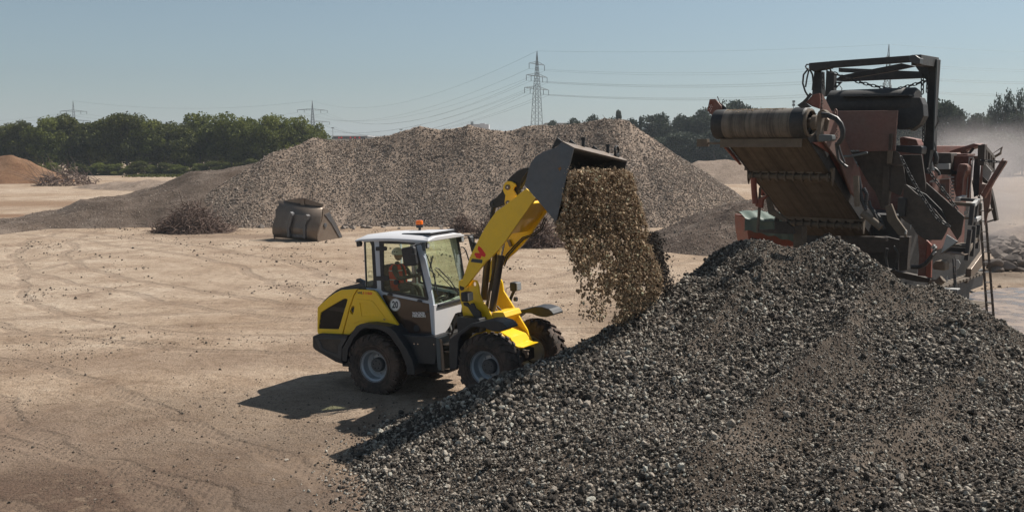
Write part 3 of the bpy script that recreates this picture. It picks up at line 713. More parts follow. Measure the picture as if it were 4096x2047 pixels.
# tank box and steps
part('tank_box', pr(FR, D_, [(1170,440),(1240,452),(1560,468),(1622,480),(1630,560),(1612,815),(1600,825),(1345,815),(1330,650),(1260,520)], -1.0, -.45), 'black', FR, .02)
part('tank_box', mirror_pr(pr(FR, D_, [(1170,440),(1240,452),(1560,468),(1622,480),(1630,560),(1612,815),(1600,825),(1345,815),(1330,650),(1260,520)], -1.0, -.45)), 'black', FR, .02)
part('step_plate', pr(FR, D_, [(1622,482),(1652,490),(1672,560),(1690,900),(1655,905),(1640,860),(1628,700)], -1.0, -.60), 'galv', FR, .004)
part('step_plate', pr(FR, D_, [(1655,488),(1702,512),(1732,880),(1728,915),(1690,905),(1672,560)], -.99, -.97), 'steel', FR, .003)
for i, (a, b) in enumerate((((1700,545),(1790,500)), ((1702,630),(1760,610)), ((1650,905),(1730,930)))):
    p = FR.pl(*crop(D_, [a])[0], -.9)
    part('step_tread', MB().box(p.x, p.x+.22, -.95, -.45, p.z-.05, p.z-.02), 'steel', FR, .003)
m = MB()
for q in ((1390,562),(1595,567),(1342,560)):
    p = FR.pl(*crop(D_, [q])[0], -1.005); m.lathe([(0,-.012),(.013,-.012),(.013,.004)], 'y', 8, (p.x, -1.0, p.z))
part('bolt_heads', m, 'chrome', FR, kind='stuff')

# ---- cab
Y0, Y1 = -.72, .72
def AB(pts): return [((x+514.7), (y-643.4)) for x, y in pts]     # crop B -> crop A units
outer = AB([(175,262),(320,252),(835,258),(930,262),(965,470),(1060,1000),(1076,1095)]) + [(1592,450),(1605,852),(1220,855),(1118,700),(852,290),(715,243)]
quarter = AB([(180,275),(298,266),(312,300),(348,870),(335,882),(203,870)])
dwin = AB([(372,272),(385,262),(828,296),(846,325),(1006,1005),(1000,1032),(985,1034),(425,922),(402,900)])
dlow = [(930,322),(950,313),(1528,432),(1566,838),(1232,832),(1100,640),(934,345)]
side = pr(FR, A, outer, Y0, Y0+.07, [quarter, dwin, dlow])
part('cab_frame', side, 'grey', FR, .012)
part('cab_frame', mirror_pr(side), 'grey', FR, .012)
qin = AB([(190,290),(255,284),(275,330),(300,800),(285,860),(212,858)])
part('quarter_window_seal', pr(FR, A, quarter, Y0-.006, Y0+.02, [qin]), 'black', FR, .003)
part('quarter_window', pr(FR, A, qin, Y0, Y0+.008), 'glass', FR)
din = AB([(425,302),(812,314),(825,330),(978,975),(970,992),(458,905),(432,880)])
dfr = pr(FR, A, dwin, Y0-.018, Y0+.02, [din])
part('door_window_seal', dfr, 'black', FR, .004)
part('door_window', pr(FR, A, din, Y0-.008, Y0), 'glass', FR)
part('door_window_seal', mirror_pr(dfr), 'black', FR, .004)
part('door_window', mirror_pr(pr(FR, A, din, Y0-.008, Y0)), 'glass', FR)
part('quarter_window', mirror_pr(pr(FR, A, qin, Y0, Y0+.008)), 'glass', FR)
low = part('door_lower_panel', pr(FR, A, dlow, Y0-.012, Y0+.02), 'door', FR, .006)
part('door_lower_panel', mirror_pr(pr(FR, A, dlow, Y0-.012, Y0+.02)), 'door', FR, .006)
part('door_corner', pr(FR, A, [(1105,640),(1150,672),(1190,700),(1220,760),(1272,815),(1268,832),(1232,832)], Y0-.022, Y0-.012), 'black', FR, .004)
part('speaker_grille', pr(FR, A, circ(1370,748,38,44), Y0-.016, Y0-.012), 'black', FR)
part('door_lock', pr(FR, A, circ(1506,537,14), Y0-.022, Y0-.012), 'black', FR)
part('door_button', pr(FR, A, circ(1243,790,9), Y0-.03, Y0-.022), 'chrome', FR)
part('panel_bolt', pr(FR, A, circ(957,635,15), -.885, -.87), 'chrome', FR, .002)
for nm, q in (('door_handle', circ(590,800,33,35)), ('door_handle', circ(873,650,25,26))):
    part(nm, pr(FR, B, q, Y0-.035, Y0-.012), 'black', FR, .006)
for nm, q in (('door_hinge', [(328,345),(460,338),(475,350),(472,388),(460,395),(330,395)]), ('door_hinge', [(338,722),(490,722),(502,745),(490,775),(440,780),(340,778)]),
              ('window_latch', [(480,945),(500,938),(540,948),(545,975),(505,975),(480,965)]), ('window_latch', [(862,1030),(880,1020),(920,1030),(926,1060),(890,1060),(862,1050)])):
    part(nm, pr(FR, B, q, Y0-.03, Y0-.012), 'black', FR, .005)
# B pillar bolts, grab rail
grab = [FR.pl(x, y, Y0-.05) for x, y in crop(B, [(925,455),(945,462),(965,500),(1010,700),(1045,850),(1045,890),(1020,935)])]
part('grab_rail', MB().tube(grab, .017, 8), 'grey', FR, smooth=True)
# roof
rp = [FR.pl(x, y, -.76) for x, y in crop(B, [(55,258),(120,244),(180,238),(320,230),(500,228),(700,236),(860,246),(1000,258)])]
m = MB(); ny = [-.76, -.70, -.45, .45, .70, .76]; off = [-.02, .015, .075, .075, .015, -.02]; nP = len(rp)
for yy, of in zip(ny, off):
    for i, p in enumerate(rp):
        e = .6 if i in (0, nP-1) else 1
        m.v.append((p.x, yy*(1 if 0 < i < nP-1 else .97), p.z+of*e))
for j in range(len(ny)-1):
    for i in range(nP-1): m.f.append((j*nP+i, j*nP+i+1, (j+1)*nP+i+1, (j+1)*nP+i))
b0 = len(m.v)
for yy, of in zip(ny, off):
    for i, p in enumerate(rp): m.v.append((p.x, yy, p.z-.075 if 1 < i < nP-1 else p.z-.04))
for j in range(len(ny)-1):
    for i in range(nP-1): m.f.append((b0+j*nP+i, b0+(j+1)*nP+i, b0+(j+1)*nP+i+1, b0+j*nP+i+1))
for i in range(nP-1):
    m.f.append((i, b0+i, b0+i+1, i+1)); q = (len(ny)-1)*nP; m.f.append((q+i, q+i+1, b0+q+i+1, b0+q+i))
for j in range(len(ny)-1):
    m.f.append((j*nP, (j+1)*nP, b0+(j+1)*nP, b0+j*nP)); m.f.append((j*nP+nP-1, b0+j*nP+nP-1, b0+(j+1)*nP+nP-1, (j+1)*nP+nP-1))
part('roof', m, 'white', FR, .012, smooth=True)
zr = rp[4].z+.066
m = MB().box(rp[4].x+.18, rp[-1].x-.10, -.48, .48, zr-.02, zr+.012); part('roof_hatch', m, 'white', FR, .008)
m = MB()
for a_, b_ in (((rp[4].x+.16, -.50), (rp[-1].x-.08, -.47)), ((rp[4].x+.16, .47), (rp[-1].x-.08, .50)), ((rp[4].x+.16, -.47), (rp[4].x+.19, .47)), ((rp[-1].x-.11, -.47), (rp[-1].x-.08, .47))):
    m.box(a_[0], b_[0], a_[1], b_[1], zr-.03, zr+.004)
part('hatch_seal', m, 'black', FR)
# A pillars far side handled by mirrored frame; windshield and header
pt, pb = FR.pl(*crop(B, [(938,268)])[0], Y0), FR.pl(*crop(B, [(1074,1092)])[0], Y0)
ws = [(pb.x, Y0+.05, pb.z), (pb.x+.07, -.35, pb.z), (pb.x+.09, 0, pb.z), (pb.x+.07, .35, pb.z), (pb.x, Y1-.05, pb.z), (pt.x, Y1-.05, pt.z), (pt.x+.05, .35, pt.z), (pt.x+.07, 0, pt.z), (pt.x+.05, -.35, pt.z), (pt.x, Y0+.05, pt.z)]
m = MB(); 
for i in range(4): m.add([ws[i], ws[i+1], ws[8-i], ws[9-i]], [(0,1,2,3)])
o = part('windshield', m, 'glass', FR); sol = o.modifiers.new('thickness', 'SOLIDIFY'); sol.thickness = .006
part('header_beam', MB().box(pt.x-.06, pt.x+.10, -.68, .68, pt.z-.02, pt.z+.05), 'grey', FR, .01)
part('windshield_seal', MB().box(pb.x-.03, pb.x+.10, -.66, .66, pb.z-.05, pb.z+.01), 'black', FR, .01)
part('windshield_seal', MB().tube([(pb.x, Y1-.06, pb.z), (pt.x, Y1-.06, pt.z)], .03, 8), 'black', FR)
# white nose panel (front face of cab)
xf = pb.x+.06
nose = [FR.pl(x, y, xf, 0) for x, y in crop(A, [(1596,452),(1700,420),(1830,372),(1925,330),(1960,420),(1945,540),(1900,548),(1868,562),(1830,640),(1790,735),(1735,808),(1700,822),(1610,852)])]
part('nose_panel', MB().prism(nose, (-.04, 0, 0)), 'white', FR, .006)
part('pillar_foot', pr(FR, A, [(1530,435),(1592,448),(1607,852),(1566,852)], Y0-.012, Y0+.06), 'grey', FR, .012)
part('cab_floor', MB().box(-.15+.2, xf-.05, -.64, .64, 1.05, 1.28), 'soot', FR, .01)
part('rear_cab_wall', MB().box(rp[1].x+.1, rp[1].x+.14, -.64, .64, 1.5, 1.98), 'interior', FR, .01)
part('steering_column', MB().tube([(xf-.12, 0, 1.28), (xf-.22, 0, 1.72), (xf-.36, 0, 1.98)], .05, 8).box(xf-.30, xf-.08, -.22, .22, 1.68, 1.86), 'interior', FR, .02)
swc = Vector((xf-.42, 0, 1.99))
m = MB(); ring = []
for i in range(25):
    a = 2*math.pi*i/24; ring.append(swc+Vector((math.cos(a)*.17, math.sin(a)*.19, math.cos(a)*.09)))
m.tube(ring, .014, 6, False)
for a in (0, 2.1, 4.2): m.tube([swc, swc+Vector((math.cos(a)*.17, math.sin(a)*.19, math.cos(a)*.09))], .010, 5)
part('steering_wheel', m, 'black', FR, smooth=True)
part('side_console', MB().box(.55, xf-.35, .40, .62, 1.28, 1.86).box(xf-.5, xf-.1, -.62, -.3, 1.28, 1.62), 'interior', FR, .03)
part('joystick', MB().tube([(.98, .47, 1.86), (1.02, .46, 2.03)], .02, 6).tube([(1.02,.46,2.02),(1.03,.455,2.10)], .03, 8), 'black', FR)
part('gear_lever', MB().tube([(xf-.30, .45, 1.8), (xf-.20, .42, 2.02)], .012, 6).tube([(xf-.205,.42,2.01),(xf-.19,.417,2.09)], .024, 8), 'interior', FR)
m = MB()
for a_, b_ in (((.10,.55,1.6),(.10,.55,2.9)), ((.35,.6,2.3),(.55,.62,2.9))): m.tube([a_, b_], .02, 6)
part('inner_rail', m, 'interior', FR)
# wipers
nrm = Vector((pt.z-pb.z, 0, pb.x-pt.x)).normalized(); p0 = Vector((pb.x+.09, 0, pb.z))
def onws(q, off=.03): return [FR.ppl(x, y, p0+nrm*off, nrm) for x, y in crop(B, q)]
part('wiper', MB().tube(onws([(985,445),(1045,600),(1100,800),(1130,960)]), .012, 5).tube(onws([(1040,470),(1046,620)], .05), .010, 5).tube(onws([(1030,640),(1095,700),(1090,900)], .045), .012, 5), 'black', FR)
part('wiper_arm', MB().tube(onws([(1090,632),(1250,800),(1400,955)], .06), .010, 5).tube(onws([(1105,618),(1140,625),(1290,780),(1400,940)], .06), .012, 5), 'black', FR)
# mirrors
part('side_mirror', pr(FR, B, [(655,372),(672,358),(788,336),(812,345),(822,370),(850,555),(845,580),(820,588),(705,598),(686,585)], -1.04, -.94), 'black', FR, .02)
part('mirror_arm', MB().tube([FR.pl(x, y, yy) for (x, y), yy in zip(crop(B, [(975,290),(940,298),(840,320),(808,335),(800,365),(806,430)]), (-.74,-.78,-.92,-1.0,-1.04,-1.04))], .017, 7), 'black', FR)
part('mirror_clamp', pr(FR, B, [(775,440),(835,435),(838,480),(800,492),(772,480)], -1.09, -1.04), 'black', FR, .01)
part('side_mirror', pr(FR, B, [(1510,212),(1530,206),(1548,222),(1588,390),(1575,418),(1560,410)], .93, 1.08), 'black', FR, .012)
part('mirror_arm', MB().tube([FR.pl(x, y, yy) for (x, y), yy in zip(crop(B, [(1455,196),(1590,192),(1597,230),(1597,290)]), (.74,.95,1.0,1.0))], .016, 6), 'black', FR)
part('mirror_clamp', pr(FR, B, [(1575,290),(1612,290),(1615,330),(1580,332)], .98, 1.04), 'black', FR, .008)
part('grab_rail', MB().tube([FR.pl(x, y, Y1+.03) for x, y in crop(B, [(1425,350),(1460,352),(1490,390),(1530,520)])], .015, 6), 'black', FR)
part('grab_rail', MB().tube([FR.pl(x, y, Y1+.03) for x, y in crop(B, [(1405,490),(1370,520),(1362,580),(1390,650),(1455,668)])], .013, 6), 'dark', FR)
# roof work lamps
def worklamp(fr, cx, cy, y, sx, sz, br):
    p = fr.pl(*crop(B, [(cx, cy)])[0], y)
    o = part('work_lamp', MB().box(p.x-.05, p.x+.04, y-sx, y+sx, p.z-sz, p.z+sz), 'black', fr, .012)
    part('lamp_lens', MB().box(p.x+.041, p.x+.05, y-sx*.8, y+sx*.8, p.z-sz*.8, p.z+sz*.8), 'lens', fr, .004, parent=o)
    part('lamp_bracket', MB().box(p.x-.03, p.x+.01, y-sx*.4, y+sx*.4, p.z+sz, p.z+sz+br), 'black', fr, parent=o)
worklamp(FR, 985, 330, -.70, .05, .055, .05); worklamp(FR, 1428, 250, .66, .06, .06, .05); 
part('lamp_bracket', pr(FR, B, [(900,290),(965,285),(972,400),(935,395),(920,330)], -.80, -.78), 'galv', FR)
part('rear_camera', pr(FR, B, [(75,282),(100,265),(125,272),(135,300),(130,340),(85,345)], -.66, -.58), 'black', FR, .01)
# beacon
q = FR.pl(*crop(B, [(897,112)])[0], .42)
bz = q.z
o = part('warning_beacon', MB().lathe([(0,-.10),(.03,-.10),(.03,.02),(.075,.025),(.08,.05),(.08,.095)], 'z', 20, (q.x, .42, bz)), 'black', FR, smooth=True)
part('beacon_lens', MB().lathe([(.081,.096),(.083,.16),(.075,.185),(.05,.19),(0,.19)], 'z', 20, (q.x, .42, bz)), 'beacon', FR, smooth=True, parent=o)

# ---- front frame, tower, fenders
ff = [(122,895),(112,540),(122,505),(150,475),(390,305),(480,288),(560,268),(600,256),(700,258),(800,290),(830,315),(864,362),(855,378),(760,405),(700,402),(640,388),(560,352),(490,346),(410,348),(260,462),(232,530),(218,882)]
part('front_fender', pr(FF, C_, ff, -1.18, -.74), 'black', FF, .015)
part('front_fender', mirror_pr(pr(FF, C_, ff, -1.18, -.74)), 'black', FF, .015)
part('front_frame', pr(FF, C_, [(360,500),(430,440),(540,365),(620,385),(760,430),(860,520),(850,620),(800,800),(420,820)], -.42, .30), 'yellow2', FF, .02)
nosep = [(470,255),(530,262),(700,360),(905,482),(960,575),(1005,600),(1065,606),(1062,622),(960,628),(860,612),(700,560),(480,420)]
part('front_nose', pr(FF, C_, nosep, -.33, .33), 'yellow', FF, .01)
tow = [(166,452),(172,440),(185,432),(212,430),(232,442),(245,462),(252,468),(262,445),(275,436),(292,434),(306,440),(320,468),(326,500),(330,545),(352,600),(400,665),(442,745),(442,790),(300,790),(205,735),(192,650),(176,570)]
hole = circ(292,467,14,18,14)
part('tower_plate', pr(FF, G_, tow, -.38, -.33, [hole]), 'yellow', FF, .006)
towf = [(500,430),(512,460),(520,520),(580,615),(640,715),(708,828),(716,855),(765,960),(745,965),(640,880),(560,810),(470,700),(462,560)]
part('tower_plate', pr(FF, G_, towf, .33, .38), 'yellow', FF, .006)
part('tower_crossmember', pr(FF, G_, [(430,690),(520,690),(540,730),(500,780),(440,760)], -.33, .33), 'yellow2', FF, .01)
part('pivot_pin', pr(FF, G_, circ(190,492,16,26,16), -.43, -.38), 'umber', FF, .006)
part('pivot_boss', pr(FF, G_, circ(205,482,40,50,24), -.40, -.385), 'yellow', FF, .006)
part('tow_hitch', pr(FF, C_, [(1045,650),(1060,635),(1100,645),(1135,645),(1135,658),(1115,665),(1130,700),(1120,745),(1098,745),(1085,690),(1050,668)], -.30, -.24), 'steel', FF, .01)
part('battery_box', pr(FF, C_, [(216,235),(250,218),(500,240),(520,300),(500,420),(225,420)], -.70, -.42), 'black', FF, .012)
part('hose_bracket', pr(FF, C_, [(745,225),(760,190),(830,180),(835,235),(790,248),(745,250)], -.10, -.02), 'steel', FF, .004)
part('tower_lug', pr(FF, C_, [(130,470),(195,190),(240,165),(265,175),(290,205),(210,280),(150,440)], -.50, -.46, [circ(235,195,14,18,12)]), 'umber', FF, .004)
# head lamps
def headlamp(y, c, r=.145, tilt=0):
    p = FF.pl(*crop(G_, [c])[0], y)
    o = part('headlamp', MB().box(p.x-.10, p.x+.07, y-.11, y+.11, p.z-.10, p.z+.10), 'black', FF, .035, seg=3)
    part('headlamp_lens', MB().box(p.x+.071, p.x+.088, y-.092, y+.092, p.z-.082, p.z+.082), 'lens', FF, .02, parent=o)
    return p
headlamp(-.72, (236,565)); p2 = headlamp(.80, (620,485))
part('lamp_arm', pr(FF, G_, [(200,612),(232,612),(250,640),(262,620),(280,618),(300,660),(335,690),(345,740),(310,742),(280,715),(240,650),(208,635)], -.56, -.50), 'black', FF, .008)
part('lamp_arm', MB().tube([(p2.x-.05, .80, p2.z-.1), (p2.x-.12, .80, p2.z-.22), (p2.x-.16, .70, p2.z-.42)], .035, 6).lathe([(0,0),(.05,0),(.05,.06),(0,.06)], 'x', 12, (p2.x+.0, .72, p2.z-.27)), 'black', FF)
part('lamp_cable', MB().tube([(p2.x-.1, .8, p2.z), (p2.x-.25, .8, p2.z-.05), (p2.x-.26, .78, p2.z-.2), (p2.x-.15, .74, p2.z-.3)], .008, 5), 'hose', FF)
# lift cylinders
def cyl(name, a, b, ra, m_, fr=FF): part(name, MB().tube([a, b], ra, 18), m_, fr, .006, smooth=True)
def gpl(q, y): return FF.pl(*crop(G_, [q])[0], y)
a, b = gpl((503,242), -.20), gpl((432,680), -.20); cyl('lift_cylinder', a, b, .075, 'cyl')
c_ = gpl((530,110), -.20); cyl('cylinder_rod', a, c_, .034, 'chrome'); cyl('cylinder_collar', a, a+(b-a)*.06, .082, 'umber')
a, b = gpl((398,250), .16), gpl((366,590), .16); cyl('lift_cylinder', a, b, .075, 'cyl'); cyl('cylinder_rod', a, a+(a-b)*.25, .034, 'chrome')
a, b = gpl((455,220), .05), gpl((440,520), .05); cyl('tilt_cylinder', a, b, .05, 'cyl')
m = MB()
for q, rr in (([(440,440),(420,440),(405,520),(385,640),(395,700)], .012), ([(445,350),(430,400),(410,540),(400,650)], .015), ([(470,640),(500,670),(520,700),(525,730)], .016), ([(460,660),(485,690),(500,720)], .016), ([(400,600),(385,660),(400,720)], .016), ([(420,700),(450,720),(480,760)],.014)):
    m.tube([gpl(z_, -.05) for z_ in q], rr, 6)
part('hydraulic_line', m, 'hose', FF, kind='stuff')
part('valve_pipe', MB().tube([gpl(z_, -.12) for z_ in ((400,600),(412,470),(418,445),(426,470),(410,600))], .009, 6), 'dust_steel', FF)
# ---- lift arms
arm = [(1838,1142),(1850,1116),(1866,1070),(1879,1028),(1905,975),(1935,918),(1959,880),(1984,846),(2022,819),(2103,755),(2120,766),(2142,792),(2116,830),(2080,880),(2048,925),(2022,964),(1993,1000),(1965,1028),(1942,1047),(1912,1085),(1873,1135),(1860,1150)]
armm = pr(FF, (0,0,1), arm, -.50, -.43)
arm_o = part('lift_arm', armm, 'yellow', FF, .008); arm_f = part('lift_arm', MB(), 'yellow', FF) if False else part('lift_arm', mirror_pr(armm), 'yellow', FF, .008)
def fpl(x, y, yy): return FF.pl(x, y, yy)
tb = [fpl(x, y, -.43) for x, y in ((2000,870),(2050,815),(2095,790),(2120,815),(2075,880),(2020,940))]
part('arm_crossbeam', MB().prism(tb, (0, .86, 0)), 'yellow', FF, .02)
tb2 = [fpl(x, y, -.43) for x, y in ((2075,778),(2100,765),(2118,790),(2100,812),(2085,800))]
part('arm_crossbeam', MB().prism(tb2, (0, .86, 0)), 'yellow', FF, .015)
part('tilt_link', pr(FF, E, [(150,795),(158,770),(180,750),(225,725),(280,665),(330,560),(380,500),(450,440),(520,410),(575,402),(585,450),(520,560),(470,640),(440,700),(400,745),(310,800),(235,830),(190,838),(160,822)], -.10, .02), 'soot', FF, .01)
part('link_plate', pr(FF, E, [(298,640),(302,600),(318,565),(345,550),(385,550),(410,568),(425,572),(436,603),(415,615),(408,640),(425,668),(440,700),(410,745),(320,800),(316,770),(325,700),(308,670)], -.18, -.13), 'yellow', FF, .006)
for q in ((347,615,27), (350,782,24)):
    part('link_pin', pr(FF, E, circ(q[0], q[1], q[2], q[2]*1.08, 20), -.20, -.18), 'steel', FF, .005)
    part('pin_bolt', pr(FF, E, circ(q[0], q[1], 9, 10, 6), -.215, -.20), 'chrome', FF, .002)
part('link_pin', pr(FF, E, circ(180,795,12,14,12), -.12, -.10), 'dark', FF)
part('tilt_rod', MB().tube([FF.pl(*crop(E, [q])[0], -.04) for q in ((200,830),(178,960))], .05, 10), 'soot', FF)
m = MB()
hz = [(2180,868),(2160,915),(2128,938),(2090,950),(2060,980),(2025,1020),(2012,1060)]
for dx in (0, 6): m.tube([fpl(x+dx, y+dx*.8, .40) for x, y in hz], .014, 6)
part('arm_hose', m, 'hose', FF, kind='stuff')
part('hose_clamp', pr(FF, (0,0,1), [(2027,962),(2036,958),(2046,982),(2038,988)], .36, .40), 'steel', FF)
part('bucket_hose', MB().tube([FF.pl(*crop(E, [q])[0], -.1) for q in ((568,440),(500,540),(480,620),(490,660),(450,690))], .018, 6), 'hose', FF)
# arm logo
def decal(name, fr, c, pts, y, m_, parent=None, t=.003): return part(name, pr(fr, c, pts, y-t, y), m_, fr, parent=parent)
decal('emblem', FF, B, [(1655,330),(1692,362),(1748,442),(1735,476),(1690,462),(1678,498),(1625,488),(1612,462),(1598,440),(1612,420),(1668,425),(1640,372)], -.50, 'logored', arm_o)
decal('emblem', FF, B, [(1570,495),(1700,510),(1706,520),(1695,556),(1552,538)], -.50, 'logodark', arm_o)
# ---- bucket (leans a little to its far side)
tilt = Matrix.Rotation(R(-6.5), 4, 'X'); pv = FF.pl(2150, 700, -1.2)
FB = Frame(FF.M @ Matrix.Translation(pv) @ tilt @ Matrix.Translation(-pv))
bside = [(1058,200),(925,128),(880,180),(830,200),(728,235),(650,285),(600,350),(572,425),(545,540),(530,592),(700,790),(865,985),(875,975),(990,470)]
P = [FB.pl(x, y, -1.2) for x, y in crop(E, bside)]
bk = part('bucket', MB().prism(P, (0, .03, 0)), 'bucket', FB, .004)
part('far_side_plate', MB().prism([p+Vector((0, 2.37, 0)) for p in P], (0, .03, 0)), 'bucket', FB, .004, parent=bk)
shell = [P[i] for i in (0,1,2,3,4,5,6,7,8,9,10,11)]
cen = sum(P, Vector())/len(P)
inn = [p+(cen-p).normalized()*.035 for p in shell]
m = MB(); m.prism(shell+list(reversed(inn)), (0, 2.34, 0)); m.v = [(x, y+.03, z) for x, y, z in m.v]
part('bucket_shell', m, 'bucket', FB, .003, parent=bk)
lipv = (P[0]-P[1]); n_ = Vector((-lipv.z, 0, lipv.x)).normalized()*.02
if n_.z < 0: n_ = -n_
part('bucket_lip', MB().prism([P[0]+n_*.1, P[1]+n_*.1, P[1]+n_, P[0]+n_], (0, 2.4, 0)), 'steel', FB, .003, parent=bk)
pe = P[11]; q = P[10]
part('cutting_edge', MB().prism([pe+(pe-q).normalized()*.02, q*.12+pe*.88, q*.12+pe*.88+Vector((-.03,0,-.02)), pe+(pe-q).normalized()*.02+Vector((-.03,0,-.02))], (0, 2.4, 0)), 'steel', FB, parent=bk)
part('spill_guard', pr(FB, E, [(880,78),(935,125),(925,135),(830,200),(820,198)], -1.2, -1.17), 'soot', FB, .003, parent=bk)
for i, yy in enumerate((-.65, .35)):
    p = P[1]; part('bucket_rib', MB().prism([p+Vector((.04,0,.005)), p+Vector((-.16,0,.02)), p+Vector((-.10,0,.12))], (0, .03, 0)), 'soot', FB, parent=bk)
    o = [x for x in bpy.data.objects if x.name.startswith('bucket_rib')][-1]; o.matrix_basis = FB.M @ Matrix.Translation((0, 1.2+yy, 0))
for yy in (-.35, .75):
    p = P[1]; part('bucket_stop', MB().lathe([(0,0),(.035,0),(.035,.14),(.05,.14),(.05,.18),(0,.18)], 'z', 12, (p.x+.03, p.y+1.2+yy, p.z)), 'soot', FB, parent=bk)
p = (P[0]+P[1])/2; ring = [Vector((p.x+.03, p.y+2.1+.09*math.cos(a), p.z+.13+.09*math.sin(a))) for a in np.linspace(-math.pi/2, 1.5*math.pi, 17)]
part('lifting_eye', MB().tube(ring, .025, 7, False).box(p.x, p.x+.06, p.y+2.02, p.y+2.18, p.z, p.z+.06), 'soot', FB, parent=bk)
rust = crop(E, [(897,402),(905,410),(915,388),(918,405),(930,410),(915,425),(910,445),(900,425),(890,420)])
m_r = mat('rust_spot', (.28,.13,.04), .9, 0, .3)
part('rust_mark', MB().prism([FB.pl(x, y, -1.203) for x, y in rust], (0, .002, 0)), m_r, FB, parent=bk)

# ---- lettering
def text(name, s, fr, c, x0, y0, x1, h_px, y, m_, parent=None, bold=.0, y1=None):
    """text whose baseline runs from crop point (x0,y0) to (x1, y1)"""
    cu = bpy.data.curves.new(name, 'FONT'); cu.body = s; cu.offset = bold; cu.extrude = .0015; cu.resolution_u = 3
    t = bpy.data.objects.new(name, cu); COL.objects.link(t); bpy.context.view_layer.update()
    me = bpy.data.meshes.new_from_object(t.evaluated_get(bpy.context.evaluated_depsgraph_get())); bpy.data.objects.remove(t); bpy.data.curves.remove(cu)
    co = np.array([v.co[:] for v in me.vertices]); mn, mx = co[:, :2].min(0), co[:, :2].max(0)
    P0 = fr.pl(*crop(c, [(x0, y0)])[0], y); P1 = fr.pl(*crop(c, [(x1, y0 if y1 is None else y1)])[0], y); Pt = fr.pl(*crop(c, [(x0, y0-h_px)])[0], y)
    ux = P1-P0; uz = Pt-P0
    for v in me.vertices:
        a_ = (v.co.x-mn[0])/(mx[0]-mn[0]); b_ = (v.co.y-mn[1])/(mx[1]-mn[1]); q = P0+ux*a_+uz*b_; v.co = (q.x, y-.002-v.co.z, q.z)
    me.name = name; me.materials.clear(); me.materials.append(M_[m_]); o = bpy.data.objects.new(name, me); COL.objects.link(o); place(o, parent or loader, fr.M); return o
text('brand_lettering', 'WACKER', FR, A, 1316, 572, 1482, 36, Y0-.013, 'print', low, .035, 576)
text('brand_lettering', 'NEUSON', FR, A, 1320, 603, 1487, 33, Y0-.013, 'print', low, .035, 609)
text('model_lettering', 'WL', FR, A, 609, 306, 680, 30, -.872, 'logodark', None, .02, 309)
text('model_lettering', '1150', FR, A, 686, 310, 797, 32, -.872, 'logored', None, .02, 318)
sgn = decal('speed_sign', FR, A, circ(1095,445,69,82,36), Y0-.013, 'print', low, .004)
part('sign_ring', pr(FR, A, circ(1095,445,66,79,36), Y0-.020, Y0-.017, [circ(1095,445,62,75,36)]), 'logodark', FR, parent=low)
text('speed_figures', '20', FR, A, 1057, 487, 1135, 92, Y0-.018, 'logodark', low, .03, 491)
# sound label on quarter glass
part('sound_label', pr(FR, B, [(236,658),(284,655),(288,738),(240,738)], Y0-.008, Y0-.007, [[(240,662),(280,660),(284,733),(243,733)]]), 'logodark', FR)
text('sound_figures', '101', FR, B, 244, 728, 272, 26, Y0-.008, 'logodark', None, .0)
decal('type_label', FR, A, [(548,597),(578,598),(579,636),(549,636)], -.871, 'concrete')

# ================================================================ DRIVER
def skin_body(name, verts, edges, radii, mat_, parent, M, sub=2):
    me = bpy.data.meshes.new(name); me.from_pydata(verts, edges, []); o = bpy.data.objects.new(name, me); COL.objects.link(o)
    sk = o.modifiers.new('skin', 'SKIN'); sk.use_smooth_shade = True
    for v, r_ in zip(me.skin_vertices[0].data, radii): v.radius = (r_, r_) if not isinstance(r_, tuple) else r_
    me.skin_vertices[0].data[0].use_root = True
    sb = o.modifiers.new('sub', 'SUBSURF'); sb.levels = sb.render_levels = sub
    me.materials.append(mat_); place(o, parent, M); return o
_h = FR.pl(*crop(B, [(612,425)])[0], 0)      # helmet centre seen through the door window
dx, dz = _h.x-.02, _h.z-.875
print('driver', dx, dz)
part('seat_cushion', MB().box(dx-.22, dx+.34, -.27, .27, dz-.14, dz-.02), 'seat', FR, .05, seg=3)
part('seat_back', MB().box(dx-.36, dx-.22, -.26, .26, dz-.05, dz+.62), 'seat', FR, .05, seg=3)
part('seat_pedestal', MB().box(dx-.18, dx+.22, -.2, .2, 1.2, dz-.13), 'black', FR, .02)
driver = empty('person', FR.M @ Matrix.Translation((dx, 0, dz-.04)), None, 'driver in white helmet and red hi-vis vest seated inside the cab', 'person')
V = [(0,0,.12),(0,0,.32),(-.02,0,.50),(-.01,0,.62),(.01,0,.70),
     (.03,-.19,.56),(.18,-.26,.34),(.42,-.14,.36),(.50,-.13,.38),
     (.03,.19,.56),(.18,.26,.34),(.42,.14,.36),(.50,.13,.38),
     (.16,-.11,.10),(.46,-.13,.12),(.52,-.13,-.28),(.64,-.13,-.33),
     (.16,.11,.10),(.46,.13,.12),(.52,.13,-.28),(.64,.13,-.33)]
Eg = [(0,1),(1,2),(2,3),(3,4),(2,5),(5,6),(6,7),(7,8),(2,9),(9,10),(10,11),(11,12),(0,13),(13,14),(14,15),(15,16),(0,17),(17,18),(18,19),(19,20)]
Rd = [(.15,.17),(.14,.16),(.13,.17),.07,.055,.075,.055,.042,.035,.075,.055,.042,.035,.10,.08,.06,.05,.10,.08,.06,.05]
MD = FR.M @ Matrix.Translation((dx, 0, dz))
skin_body('body', V, Eg, Rd, M_['sleeve'], driver, MD)
import bmesh
